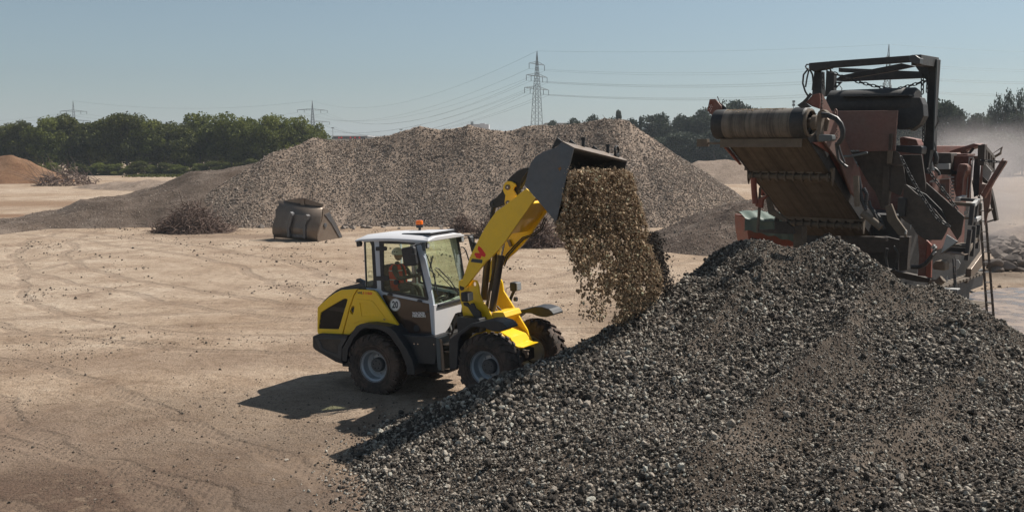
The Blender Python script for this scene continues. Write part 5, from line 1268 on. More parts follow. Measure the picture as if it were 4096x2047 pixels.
# platform and rails
kp('platform_deck', K4, [(1000,255),(1180,265),(1180,290),(1000,275)], 4.5, .9, 'dust_steel', .004)
kp('platform_front', K4, [(905,290),(1180,295),(1180,370),(900,360)], 4.4, .06, 'soot', .004)
kp('platform_deck', K4, [(920,355),(1165,378),(1165,390),(920,365)], 3.8, .5, 'steel', .003)
def rail(c, a_, b_, y0, y1, r, m_='dark', nm='hand_rail'):
    p, q = kpt(c, a_, y0), kpt(c, b_, y1); MB().bar(p, q, r*2, r*2).build(nm, M_[m_], crusher, FK.M, .003)
rail(K5, (330,1005), (632,1030), 4.2, 4.2, .045, 'dust_steel'); rail(K5, (440,955), (690,970), 5.4, 5.4, .04, 'dark'); rail(K5, (632,1030), (695,970), 4.2, 5.6, .05, 'concrete')
rail(K5, (430,960), (525,930), 5.3, 6.0, .06, 'concrete')
for a_, b_, y in (((628,1030),(600,1287),4.2), ((685,980),(640,1287),5.4)): rail(K5, a_, b_, y, y, .055)
for a_, b_, y0, y1 in (((1235,60),(1190,450),4.2,4.2), ((1290,20),(1260,400),4.9,4.9), ((1350,0),(1320,300),5.7,5.7)): rail(K4, a_, b_, y0, y1, .05)
rail(K5, (520,1195), (630,1200), 4.2, 4.2, .03, 'steel'); rail(K5, (660,1225), (715,1190), 4.6, 5.6, .045, 'concrete')
for i, (a_, b_) in enumerate((((1210,320),(1250,240)), ((1268,215),(1305,190)), ((1320,150),(1332,240)))): rail(K4, a_, b_, 4.3+i*.6, 4.9+i*.6, .06, 'dust_steel', 'toe_board')
# engine house, fan ring, grille
kb('engine_house', (-.2, 2.05, 7.0, 10.5, 2.2, 5.35), 'tan_rust', .02)
kp('engine_house_panel', K5, [(380,395),(640,395),(640,455),(600,455),(600,945),(420,945),(345,690),(345,470)], 6.9, .06, 'tan_rust', .01)
kp('engine_roof_trim', K5, [(640,398),(730,398),(730,435),(640,435)], 6.8, .2, 'pink', .006)
kp('dark_door', K5, [(648,435),(720,435),(705,900),(640,930),(628,700)], 6.78, .05, 'soot', .006)
kp('engine_panel', K5, [(735,500),(755,420),(740,900),(700,905),(715,700)], 6.75, .05, 'pink', .006)
fr_o = [(445,505),(470,500),(540,505),(560,540),(555,600),(520,640),(500,700),(490,850),(480,960),(440,985),(410,960),(402,850),(415,650),(430,540)]
kp('fan_guard', K5, fr_o, 6.2, .55, 'tan_rust', .03)
kp('fan_guard_rim', K5, [(545,505),(562,540),(560,585),(530,600),(505,700),(495,850),(485,860),(490,700),(515,590),(540,560)], 6.15, .1, 'pink', .006)
kp('grille_frame', K5, [(575,415),(632,415),(608,700),(585,945),(540,945),(555,700)], 6.6, .05, 'concrete', .004, [[(582,430),(622,430),(598,700),(578,935),(548,935),(562,700)]])
for i in range(32):
    y_ = 455+i*15; x_ = 578-(y_-455)*.065; kp('grille_slat', K5, [(x_,y_),(x_+44,y_-4),(x_+44,y_+2),(x_,y_+6)], 6.62, .03, 'pink', 0)
kp('grille_slat', K5, [(515,1110),(570,1098),(570,1135),(515,1165)], 6.3, .04, 'concrete', .003)
for i in range(5): kp('grille_slat', K5, [(520,1045+i*13),(570,1040+i*13),(570,1045+i*13),(520,1050+i*13)], 6.4, .03, 'pink', 0)
kp('air_box', K5, [(150,360),(345,362),(350,480),(335,640),(300,640),(180,640),(150,560)], 6.6, .6, 'umber', .02)
kp('light_panel', K5, [(155,497),(322,497),(320,570),(175,572),(155,560)], 6.4, .15, 'concrete', .006)
kp('sign_panel', K5, [(200,700),(330,690),(325,950),(315,975),(192,875)], 4.8, .05, 'pink', .004)
for i, a_ in enumerate((225,240,262)): kp('sign_marking', K5, [(a_,760+i*4),(a_+9,756),(a_+7,870),(a_-2,875)], 4.78, .01, 'galv', 0)
kp('sign_edge', K5, [(180,700),(330,686),(330,694),(180,708)], 4.75, .05, 'concrete', 0)
kp('small_bracket', K5, [(38,610),(110,600),(130,640),(125,720),(38,735)], 4.6, .08, 'tan_rust', .006)
kp('small_bracket', K5, [(70,725),(125,700),(185,705),(150,738),(70,740)], 4.5, .03, 'concrete', .003)
m = MB()
for i in range(9): m.add(*(lambda b: (b.v, b.f))(MB().tube([kpt(K5, (330+i*11, 590), 6.75), kpt(K5, (330+i*11, 640), 6.75)], .012, 5)))
m.build('mesh_guard', M_['soot'], crusher, FK.M, kind='stuff')
m = MB()
for k_ in range(14):
    q = kpt(K5, (370 if k_ % 2 else 330, 650+k_*22), 6.7); m.box(q.x-.04, q.x+.04, 6.66, 6.7, q.z-.025, q.z+.025)
m.build('bolt_row', M_['concrete'], crusher, FK.M, kind='stuff')
hose(K5, [(95,330),(140,360),(160,420),(150,490),(110,515)], 4.6, .07); hose(K5, [(110,550),(150,570),(190,610),(200,650)], 4.6, .04); hose(K5, [(130,130),(145,260),(155,340)], 4.6, .022)
rail(K5, (75,440), (105,590), 4.5, 4.5, .05, 'concrete', 'valve_block'); rail(K5, (110,300), (70,440), 4.5, 4.5, .03, 'galv', 'valve_pipe')
# roof things
pa = [kpt(K5, q, 8.5) for q in ((300,352),(370,322),(640,238),(712,255),(705,268),(370,366))]
MB().prism(pa, (0,.9,0)).build('raised_cover', M_['tan_rust'], crusher, FK.M, .01)
rail(K5, (572,382), (640,298), 8.6, 8.6, .035, 'soot', 'cover_strut'); rail(K5, (475,388), (505,345), 8.6, 8.6, .05, 'tan_rust', 'cover_strut'); rail(K5, (510,335), (555,385), 8.6, 8.6, .05, 'tan_rust', 'cover_strut')
rail(K5, (130,312), (370,318), 9.0, 9.0, .03, 'galv'); kt('vent_pipe', K5, [(235,300),(235,335),(255,345)], 8.8, .05, 'concrete')
rail(K5, (130,335), (300,345), 8.6, 8.6, .04, 'dark')
kp('roof_plate', K5, [(160,355),(360,358),(375,372),(560,372),(560,396),(380,396),(345,372),(160,370)], 7.2, .8, 'pink', .006)
# far walkway
for a_, b_, y0, y1, r_ in (((750,255),(740,520),6.5,6.5,.09), ((762,270),(890,420),6.5,9.0,.05), ((760,460),(875,590),6.5,9.0,.05), ((795,330),(790,470),7.0,7.0,.05), ((830,365),(828,520),7.7,7.7,.05), ((885,420),(880,600),9.0,9.0,.06), ((855,395),(850,555),8.3,8.3,.05)):
    rail(K5, a_, b_, y0, y1, r_, 'umber')
kp('walkway_panel', K5, [(757,465),(875,600),(860,640),(825,722),(752,655)], 6.9, .05, 'concrete', .005)
kp('walkway_panel', K5, [(750,660),(822,728),(800,760),(752,735)], 6.8, .05, 'umber', .004)
kp('side_panel_red', K5, [(770,940),(870,800),(850,990),(790,1287),(775,1287),(765,1000)], 6.0, .06, 'pink', .005)
kp('side_panel_red', K5, [(768,760),(800,765),(760,840),(735,880),(720,760)], 5.9, .05, 'pink', .005)
kp('swing_beam', K5, [(985,462),(1055,466),(1040,500),(905,710),(775,945),(728,905),(830,720)], 5.4, .2, 'tan_rust', .012)
kp('swing_beam_edge', K5, [(1050,464),(1056,470),(905,712),(903,700)], 5.38, .02, 'soot', 0)
kp('swing_beam_plate', K5, [(992,458),(1012,425),(1016,432),(1010,458),(1055,458),(1055,467),(990,465)], 5.36, .1, 'pink', .003)
kp('side_strut', K5, [(850,820),(862,820),(905,1010),(942,1225),(900,1240),(870,1120),(845,980)], 8.0, .2, 'umber', .01)
kp('side_strut', K5, [(815,1235),(890,1215),(890,1235),(815,1255)], 8.0, .1, 'umber', .006)
kt('latch_rod', K5, [(780,1160),(850,1100),(880,1080)], 6.0, .025, 'steel'); kt('latch_rod', K5, [(825,1083),(870,1090)], 6.0, .03, 'steel')
kp('far_chute', K5, [(865,380),(1005,280),(990,330),(985,378),(900,425),(890,405),(975,350),(985,300)], 10.5, .12, 'dust_steel', .006)
# crawler track
kp('track_frame', K4, [(1185,700),(1195,560),(1365,330),(1365,480),(1300,570)], 2.15, .14, 'steel', .01, ax=0)
kp('track_frame', K4, [(1160,740),(1185,560),(1190,700),(1165,745)], 2.1, .1, 'steel', .006, ax=0)
kb('track_body', (1.2, 2.12, 5.0, 11.2, .08, 1.0), 'soot', .05)
xs0 = 2.14
for i in range(22):
    y_ = 4.4+i*.36; MB().box(1.45, 2.62, y_, y_+.26, .02, .10).build('track_pad', M_['dust_steel'], crusher, FK.M, .008)
    if i > 1: MB().box(1.45, 2.30, y_, y_+.26, 1.02, 1.10).build('track_pad', M_['dust_steel'], crusher, FK.M, .008)
for i in range(9): MB().box(1.45, 2.25, 4.28, 4.36, .12+i*.1, .19+i*.1).build('track_pad', M_['umber'], crusher, FK.M, .006)
# ---- ladder leaning on the plant
lp = [(3923,785,30.0),(3962,1262,28.9)]
lad = empty('ladder', Matrix.Identity(4), None, 'tall straight metal ladder leaning against the crushing plant at right', 'ladder')
La, Lb = atd(3926,784,29.6), atz(3962,1272,.0); off_ = Vector((.075,-.02,0))
for sgn in (-1, 1): MB().bar(La+off_*sgn*.9, Lb+off_*sgn*1.2, .03, .07).build('ladder_rail', M_['umber'], lad, Matrix.Identity(4), .004)
for i in range(12):
    t_ = (i+.4)/12; q = La.lerp(Lb, t_); w_ = off_*(1+.25*t_); MB().tube([q-w_, q+w_+Vector((.03,0,0))], .022, 8).build('ladder_rung', M_['concrete'], lad, Matrix.Identity(4), 0, True)
# ---- red skip with tarp under the conveyor
sk = empty('skip', Matrix.Identity(4), None, 'red metal skip covered with a green tarpaulin under the conveyor', 'skip')
Pq = [atd(x, y, 36.0) for x, y in ((2988,870),(3240,900),(3240,985),(3000,985),(2990,930))]
MB().prism(Pq, (0,2.0,0)).build('skip_body', M_['orange'], sk, Matrix.Identity(4), .02)
def tarpmesh():
    a0, a1 = atd(2972,868,35.6), atd(3260,880,35.6); nx, nyv = 30, 24; m = MB()
    for j in range(nyv+1):
        for i in range(nx+1):
            u_ = i/nx; v_ = j/nyv
            if v_ < .45: y_ = -.25; drop = (.45-v_)*(1.0+1.9*max(0, u_-.1)*(1-.4*u_)); zz = -drop
            else: y_ = (v_-.45)/.55*2.3-.25; zz = .18*math.sin((v_-.45)/.55*math.pi)
            p = a0.lerp(a1, u_); k_ = float(vnoise(np.array([u_*9.]), np.array([v_*6.]), 5)[0]); k2 = math.sin(u_*34+v_*5)*.03
            m.v.append((p.x, p.y+y_-abs(k_)*.12-k2, p.z+zz+k_*.10+k2))
    for j in range(nyv):
        for i in range(nx): q = j*(nx+1)+i; m.f.append((q, q+1, q+nx+2, q+nx+1))
    return m
MB_t = tarpmesh().build('tarpaulin', M_['tarp'], sk, Matrix.Identity(4), 0, True)
# ---- hoses lying on the wet ground, puddle
for i, q in enumerate(([(1165,812),(1210,835),(1290,870),(1420,882),(1560,885),(1930,880)], [(1400,912),(1440,935),(1560,955),(1800,962),(1905,955),(1900,935),(1750,905),(1560,890)], [(1560,890),(1700,912),(1920,915)], [(1765,925),(1800,975),(1860,1005),(1930,1030)])):
    o = MB().tube([atz(*crop(K4, [z_])[0], .04) for z_ in q], .035, 7).build('rubber_hose', M_['hose'], None, None, 0, True)
    tag(o, ('black hose running flat from the track towards the right edge', 'black hose looped on the wet ground beside the ladder', 'short black hose lying within the loop on wet ground', 'black hose curving towards the camera at the right edge')[i], 'hose')
def wet():
    m, nt, b = newmat('wet_ground'); g = nn(nt, 'ShaderNodeNewGeometry').outputs['Position']
    n1 = noise(nt, g, .9, 6, .65); n2 = noise(nt, g, 6, 4, .7)
    nt.links.new(ramp(nt, n1, [(.4, (.11,.078,.06)), (.6, (.22,.165,.13))]), b.inputs['Base Color'])
    nt.links.new(ramp(nt, n1, [(.44, (.04,.04,.04)), (.56, (.75,.75,.75))]), b.inputs['Roughness'])
    nt.links.new(bump(nt, mix(nt, ramp(nt, n1, [(.45,(0,0,0)),(.58,(1,1,1))]), (.5,.5,.5), n2), .4, .04), b.inputs['Normal']); return m
M_['wet'] = wet()
pw = [atz(x, y, .10) for x, y in ((3835,1182),(3900,1165),(4000,1150),(4200,1140),(4500,1180),(4600,1330),(4200,1400),(3950,1330),(3850,1240))]
o = MB().prism([(p.x, p.y, .075) for p in pw], (0,0,-.2)).build('puddle', M_['wet']); tag(o, kind='structure')
# ================================================================ DISCARDED BUCKET
q0 = atz(1200, 962, 0); yb = R(-22)
FD = Frame(Matrix.Translation(q0) @ Matrix.Rotation(yb, 4, 'Z'))
db = empty('loose_bucket', FD.M, None, 'big worn steel loader bucket standing alone on the yard before the huge heap', 'loader bucket')
BD = (0,350,1.84)
def dp(name, pts, y0, t, m_='steel', bevel=.01, par=None): return MB().prism([FD.pl(x, y, y0) for x, y in crop(BD, pts)], (0,t,0)).build(name, M_[m_], par or db, FD.M, bevel)
def dpl(q, y): return FD.pl(*crop(BD, [q])[0], y)
# curved back shell: horizontal bands lofted between traced levels, leaning back
lv = [((2025,1098),(2345,1132),-.02),((2008,1070),(2335,1105),-.10),((2007,1020),(2342,1065),-.14),((2030,960),(2355,1020),-.02),((2030,905),(2365,960),.10),((2055,868),(2372,900),.30),((2052,835),(2378,885),.52)]
m = MB()
for a_, b_, y_ in lv: m.v += [tuple(dpl(a_, y_)), tuple(dpl(b_, y_))]
for i in range(len(lv)-1): m.f.append((2*i, 2*i+1, 2*i+3, 2*i+2))
o = m.build('bucket_back', M_['steel'], db, FD.M, 0, True); sl = o.modifiers.new('t', 'SOLIDIFY'); sl.thickness = .05; sl.offset = 1
dp('spill_guard', [(2052,868),(2052,838),(2205,813),(2240,812),(2378,858),(2372,888)], .50, .05, 'steel')
dp('guard_rib', [(2210,815),(2238,813),(2238,870),(2222,875),(2210,860)], .44, .06, 'steel', .005)
for q in ([(2118,922),(2135,915),(2145,925),(2150,940),(2142,990),(2128,1040),(2130,1100),(2112,1100),(2110,1035),(2125,985),(2130,945)], [(2232,940),(2250,935),(2262,945),(2260,975),(2245,1010),(2245,1110),(2228,1112),(2228,1010),(2240,975)]):
    dp('hook_bracket', q, -.34, .32, 'bucket', .008)
dp('hitch_plate', [(2140,930),(2240,945),(2240,1105),(2128,1098)], -.16, .04, 'bucket', .004)
# end plate, seen at the right, running back to the cutting edge
zz0 = dpl((2345,1132), -.02); xe = zz0.x
ep = [FD.pl(x, y, xe+.02, 0) for x, y in crop(BD, [(2340,1134),(2335,1105),(2345,1065),(2360,1010),(2372,965),(2380,890),(2412,888),(2425,920),(2490,1030),(2522,1100),(2510,1112)])]
MB().prism(ep, (-.06,0,0)).build('end_plate', M_['steel'], db, FD.M, .01)
ed = [FD.pl(x, y, xe+.06, 0) for x, y in crop(BD, [(2425,920),(2480,1015),(2520,1098),(2500,1105),(2440,1000),(2390,935)])]
MB().prism(ed, (-.03,0,0)).build('side_cutter', M_['bucket'], db, FD.M, .006)
q = FD.pl(*crop(BD, [(2392,1015)])[0], xe+.03, 0); MB().lathe([(0,0),(.14,0),(.14,.04),(.09,.05),(0,.05)], 'x', 20, (q.x, q.y, q.z)).build('round_boss', M_['bucket'], db, FD.M)
MB().box(dpl((2025,1098),0).x, xe, -.05, 1.9, .02, .07).build('bucket_floor', M_['steel'], db, FD.M, .01)
xl_ = dpl((2025,1098), 0).x
MB().prism([(xl_, p.y, p.z) for p in ep], (.05,0,0)).build('end_plate', M_['steel'], db, FD.M, .01)
# ================================================================ BRUSH PILES, BRANCHES
def brush(px, py, wpx, hpx, n, seed, label, thick=.012, z=0, spread=.5):
    rg = random.Random(seed); c = atz(px, py, z); sc = c.y/FPX; W, H = wpx*sc/2, hpx*sc; m = MB()
    for i in range(n):
        a_ = rg.uniform(0, 6.28); r_ = rg.random()**.6; x_, y_ = math.cos(a_)*r_*W, math.sin(a_)*r_*W*.7
        zt = H*(1-r_**1.5)*rg.uniform(.15, 1.0); p = Vector((x_, y_, zt)); dr = Vector((rg.gauss(0,1), rg.gauss(0,1), rg.gauss(0,.55))).normalized(); L = rg.uniform(.3, 1.0)*max(H*.7, .5)
        pts_ = [p]; k = rg.randint(3, 5)
        for j in range(k):
            dr = (dr+Vector((rg.gauss(0,spread), rg.gauss(0,spread), rg.gauss(0,spread)-.08))).normalized(); p = p+dr*L/k
            if p.z < .02: p.z = .02
            pts_.append(p)
        r0 = thick*rg.uniform(.5, 1.6); m.tube(pts_, [r0*(1-.6*j/k) for j in range(k+1)], 3, False)
    o = m.build('brush_pile', M_['wood'], None, Matrix.Translation(c), 0, True); return tag(o, label, 'brush pile')
brush(770, 928, 300, 120, 1500, 1, 'low mound of tangled brown twigs and roots left of the loose bucket', .022)
brush(2160, 985, 200, 125, 900, 2, 'tangled reddish brushwood heap behind the lift arm and falling gravel', .020)
brush(1850, 928, 110, 75, 400, 3, 'brushwood heap showing just right of the orange beacon', .024)
brush(1960, 950, 150, 85, 450, 33, 'dark brushwood between the cab roof and the lift arm', .022)
brush(265, 742, 240, 75, 260, 4, 'felled branches piled at the foot of the soil mound', .07)
m = MB(); rg = random.Random(17); c = atz(250, 735, 0)
for i in range(60):
    p = Vector((rg.uniform(-3.2, 5), rg.uniform(-2, 2), rg.uniform(0,.6))); dr = Vector((-rg.uniform(.3,1.2), rg.gauss(0,.4), rg.uniform(.2, 1.0))).normalized(); L = rg.uniform(2, 5.0); pp = [p]
    for j in range(4): dr = (dr+Vector((rg.gauss(0,.15), rg.gauss(0,.15), rg.gauss(0,.12)))).normalized(); p = p+dr*L/4; pp.append(p)
    m.tube(pp, [.05,.04,.03,.02,.01], 4, False)
o = m.build('dead_branches', M_['wood'], None, Matrix.Translation(c), 0, True); tag(o, 'bare grey branches sticking up left of the felled brushwood', 'branches')
# ================================================================ TREES
def leaf_mat(name, c0, c1, c2):
    m, nt, b = newmat(name); g = nn(nt, 'ShaderNodeNewGeometry'); tc = nn(nt, 'ShaderNodeTexCoord').outputs['Object']
    n = noise(nt, tc, .55, 3, .6); c = ramp(nt, n, [(.30, c0), (.5, c1), (.72, c2)])
    n2 = noise(nt, tc, 6, 2, .6); c = mix(nt, 1.0, c, ramp(nt, n2, [(.3, (.45,.47,.45)), (.7, (1.25,1.25,1.1))]), 'MULTIPLY')
    nt.links.new(c, b.inputs['Base Color']); b.inputs['Roughness'].default_value = .7; b.inputs['Specular IOR Level'].default_value = .25
    tr = nn(nt, 'ShaderNodeBsdfTranslucent'); nt.links.new(c, tr.inputs[0]); ms = nn(nt, 'ShaderNodeMixShader'); ms.inputs[0].default_value = .28
    nt.links.new(b.outputs[0], ms.inputs[1]); nt.links.new(tr.outputs[0], ms.inputs[2]); nt.links.new(ms.outputs[0], nt.nodes['Material Output'].inputs[0]); return m
M_['leaf'] = leaf_mat('dark_green_leaves', (.030,.038,.010), (.090,.100,.022), (.23,.225,.050))
M_['leaf2'] = leaf_mat('mid_green_leaves', (.045,.060,.014), (.135,.155,.030), (.29,.29,.065))
M_['leaf3'] = leaf_mat('blue_green_leaves', (.025,.035,.024), (.045,.060,.040), (.075,.092,.058))
def crown_mesh(name, W, H, n, seed, m_, kind='round', leaf=.42):
    rs = np.random.default_rng(seed); pts_ = []
    lobes = []
    nl = 26 if kind == 'round' else 16
    for i in range(nl):
        if kind == 'round':
            a_ = rs.uniform(0, 6.28); t_ = rs.uniform(0, 1); hh = H*(.06+.90*t_); rr = W*.40*math.sin(math.pi*min(.95, .16+.74*t_))**.6*rs.uniform(.35, 1.1)
            lobes.append((math.cos(a_)*rr, math.sin(a_)*rr, hh, W*rs.uniform(.13, .24)))
        elif kind == 'poplar':
            t_ = i/nl; lobes.append((rs.normal(0,.12*W), rs.normal(0,.12*W), H*t_, W*.34*(1-.55*abs(t_-.4)*1.5)))
        else:
            t_ = i/nl; a_ = i*2.4; lobes.append((math.cos(a_)*W*.28*(1-t_), math.sin(a_)*W*.28*(1-t_), H*t_, W*.27*(1-t_)+.15))
    per = n//nl
    for lx, ly, lz, lr in lobes:
        d_ = rs.normal(size=(per, 3)); d_ /= np.linalg.norm(d_, axis=1)[:, None]; r_ = lr*rs.uniform(.45, 1.12, per)**.7
        q = d_*r_[:, None]*np.array([1, 1, .8 if kind == 'round' else (.45 if kind == 'conifer' else 1.3)]); pts_.append(q+np.array([lx, ly, lz]))
    P_ = np.concatenate(pts_); N = len(P_); s_ = leaf*rs.uniform(.5, 1.2, N)
    u_ = rs.normal(size=(N, 3)); u_ /= np.linalg.norm(u_, axis=1)[:, None]; v_ = np.cross(u_, rs.normal(size=(N, 3))); v_ /= np.linalg.norm(v_, axis=1)[:, None]
    u_ *= s_[:, None]*.5; v_ *= s_[:, None]*.42
    V = np.stack([P_-u_, P_+v_*.9, P_+u_, P_-v_], 1).reshape(-1, 3)
    me = bpy.data.meshes.new(name); me.vertices.add(len(V)); me.vertices.foreach_set('co', V.ravel())
    me.loops.add(4*N); me.loops.foreach_set('vertex_index', np.arange(4*N)); me.polygons.add(N); me.polygons.foreach_set('loop_start', np.arange(N)*4); me.update(calc_edges=True)
    me.materials.append(m_); return me
def trunk_mesh(name, H, r, seed, spread=.5):
    rs = random.Random(seed); m = MB(); m.tube([(0,0,-.3),(.05,0,H*.3),(rs.uniform(-.2,.2),0,H*.6),(0,.1,H)], [r*1.3, r, r*.8, r*.35], 8)
    for i in range(7):
        a_ = rs.uniform(0, 6.28); z_ = H*rs.uniform(.35, .85); L = H*rs.uniform(.2, .4)*spread*2
        m.tube([(0,0,z_), (math.cos(a_)*L*.5, math.sin(a_)*L*.5, z_+L*.35), (math.cos(a_)*L, math.sin(a_)*L, z_+L*.9)], [r*.45, r*.3, r*.12], 5)
    me = m.mesh(name); me.materials.append(M_['bark']); return me
CR = {}
for k_ in range(4): CR['leaf', k_] = crown_mesh('crown', 1, 1, 9000, 10+k_, M_['leaf'], leaf=.052); CR['leaf2', k_] = crown_mesh('crown', 1, 1, 9000, 20+k_, M_['leaf2'], leaf=.052)
for k_ in range(3): CR['leaf3', k_] = crown_mesh('crown', 1, 1, 8000, 30+k_, M_['leaf3'], leaf=.055)
CR['poplar', 0] = crown_mesh('crown', 1, 1, 4000, 40, M_['leaf3'], 'poplar', .055); CR['conifer', 0] = crown_mesh('crown', 1, 1, 4000, 41, M_['leaf3'], 'conifer', .06)
TK = [trunk_mesh('trunk', 1, .022, i) for i in range(3)]
_seen = {}
def tree(px, top, wpx, d, key, label, group, base=None, trunk=.24, cat='tree', name='tree'):
    tp = atd(px, top, d); Ht = tp.z-.0; W = wpx/FPX*d; e = empty(name, Matrix.Translation((tp.x, d, 0)) @ Matrix.Rotation(random.uniform(0,6.28), 4, 'Z'), None, label, cat, group)
    o = bpy.data.objects.new('crown', CR[key]); COL.objects.link(o); place(o, e, world_of(e) @ Matrix.Translation((0,0,Ht*trunk*.75)) @ Matrix.Diagonal((W, W, Ht*(1-trunk*.75), 1)))
    t = bpy.data.objects.new('trunk', TK[random.randrange(3)]); COL.objects.link(t); place(t, e, world_of(e) @ Matrix.Diagonal((Ht*.8, Ht*.8, Ht*.8, 1)))
    return e
PLACES = ['at the left edge', 'second from the left edge', 'behind the soil mound', 'under the far left pylon', 'right of the far left pylon', 'above the felled branches', 'behind the bushes', 'left of the thick pale trunk', 'with the thick pale trunk', 'right of the thick pale trunk', 'left of the goal frame', 'behind the goal frame', 'where the ramp meets the trees', 'tallest in the row', 'left of the small pylon', 'before the small pylon', 'last before the open sky']
LTS = [(10,505,150),(90,500,140),(180,486,150),(275,476,150),(350,492,130),(430,478,150),(505,468,150),(585,492,140),(650,486,140),(725,512,130),(795,470,150),(860,474,150),(925,460,150),(985,486,140),(1055,478,150),(1130,482,150),(1200,472,140)]
for i, (px, tp_, w_) in enumerate(LTS):
    ky = 'leaf2' if (px > 780 or i % 5 == 2) else 'leaf'
    tree(px+random.uniform(-8,8), tp_, w_*1.12, 196+random.uniform(-5,5), (ky, i % 4), 'broad green tree of the row %s' % PLACES[i], 'row of broad green trees at left', trunk=.30)
tree(1262, 502, 120, 203, ('leaf2', 1), 'small rounded tree at the right end of the left row', 'row of broad green trees at left', trunk=.2)
for i, (px, tp_) in enumerate(((50,512),(130,520),(225,500),(310,505),(390,500),(465,500),(545,505),(620,508),(690,505),(760,510),(830,498),(895,492),(955,495),(1020,500),(1090,500),(1165,500),(1240,520))):
    tree(px, tp_, 170, 214+random.uniform(-3,6), (('leaf', 'leaf2')[px > 800], (i+1) % 4), 'darker tree standing behind the front row of the left wood', 'trees behind the row at left', trunk=.12)
for i, (px, tp_, w_) in enumerate(((400,652,90),(350,668,70),(520,665,60),(440,668,70),(905,650,70),(960,655,80),(740,668,60),(1010,640,90),(30,655,90),(110,660,90),(200,655,90),(560,650,80),(610,660,70),(665,655,80),(800,658,70),(850,650,80),(470,655,90),(310,655,90),(700,662,60))):
    tree(px, tp_, w_, 186, (('leaf2','leaf')[i % 2], i % 4), 'low bush at the foot of the left tree row', 'low bushes under the left tree row', trunk=.05, cat='bush', name='bush')
RT_ = [(2365,466,120,'leaf3'),(2290,486,110,'leaf3'),(2620,470,150,'leaf3'),(2690,464,140,'leaf3'),(2745,480,130,'leaf3'),(2800,482,140,'leaf3'),(2850,440,150,'leaf3'),(2920,418,170,'leaf3'),(2985,440,150,'leaf3'),(2860,520,160,'leaf3'),(2770,540,170,'leaf3'),(2700,540,170,'leaf3'),(2640,560,150,'leaf3'),
       (3680,500,150,'leaf3'),(3780,426,150,'leaf3'),(3850,432,150,'leaf3'),(3915,470,140,'leaf3'),(4100,470,150,'leaf3'),(3800,540,200,'leaf3'),(3900,560,200,'leaf3'),(4010,540,200,'leaf3'),(4100,560,180,'leaf3'),(2215,494,90,'leaf3'),(2430,486,110,'leaf3'),(2540,478,120,'leaf3')]
RL = ['low round tree above the heap crest', 'small shrubby tree left of the round one on the crest', 'first big dark tree right of the heap', 'second big dark tree right of the heap', 'third dark tree right of the heap', 'fourth dark tree right of the heap', 'tall dark tree left of the belt drum', 'tallest dark tree behind the belt drum', 'dark tree behind the left drum bracket', 'lower dark tree below the drum at left', 'lower dark tree beside the heap slope', 'lower dark tree above the heap slope', 'nearest low dark tree touching the heap slope',
      'tree seen through the gantry', 'big hazy tree right of the gantry', 'second hazy tree right of the gantry', 'hazy tree left of the poplars', 'hazy tree at the right edge', 'low hazy tree behind the dust cloud', 'low hazy tree left of the poplar trunks', 'low hazy tree under the poplars', 'low hazy tree at the right edge', 'small treetop just right of the centre pylon', 'low treetop left of the pointed conifer', 'rounded treetop right of the small conifer']
for i, (px, tp_, w_, ky) in enumerate(RT_):
    tree(px, tp_, w_*1.05, (265 if px < 3200 else 190)+(8 if tp_ > 510 else 0)*-1+random.uniform(-3,3), (ky, i % 3), RL[i], 'dark trees at right', trunk=.10)
for px, tp_, w_, lb in ((3962,456,34,'slim poplar left of the poplar trio'),(3995,418,40,'tallest slim poplar near the right edge'),(4035,402,44,'middle slim poplar near the right edge'),(4078,398,44,'rightmost slim poplar cut by the frame')):
    tree(px, tp_, w_*1.9, 200, ('poplar', 0), lb, 'poplars at the right edge', trunk=.1)
for px, tp_, lb in ((3050,452,'dark tree hidden mostly by the belt drum'),(3140,470,'dark tree behind the right end of the drum'),(3240,462,'dark tree behind the left gantry post'),(3350,480,'dark tree behind the upper belt'),(3440,470,'dark tree behind the hopper panel'),(3540,485,'dark tree low behind the gantry'),(3620,498,'dark tree behind the right gantry post')):
    tree(px, tp_, 170, 240, ('leaf3', px % 3), lb, 'dark trees at right', trunk=.08)
tree(2474, 444, 60, 262, ('conifer', 0), 'pointed conifer standing above the heap crest', None, trunk=.05); tree(2562, 468, 34, 262, ('conifer', 0), 'small pointed conifer right of the taller one', None, trunk=.05)
# scrub strip
def scrub(name, px0, px1, py, d, n, h, seed):
    rs = np.random.default_rng(seed); a_, b_ = atd(px0, py, d).x, atd(px1, py, d).x; m = MB(); X = rs.uniform(a_, b_, n); Y = d+rs.normal(0, 3, n)
    for x_, y_ in zip(X, Y):
        an = rs.uniform(0, 3.14); hh = h*rs.uniform(.3, 1); w_ = .12+hh*.25; m.add([(x_-w_*math.cos(an), y_-w_*math.sin(an), 0), (x_+w_*math.cos(an), y_+w_*math.sin(an), 0), (x_+rs.normal(0,.1), y_, hh)], [(0,1,2)])
    o = m.build(name, M_['leaf'], None); return tag(o, kind='stuff')
scrub('grass', 540, 1120, 700, 182, 4000, .5, 1); scrub('grass', 2780, 3010, 715, 160, 1400, .7, 2)
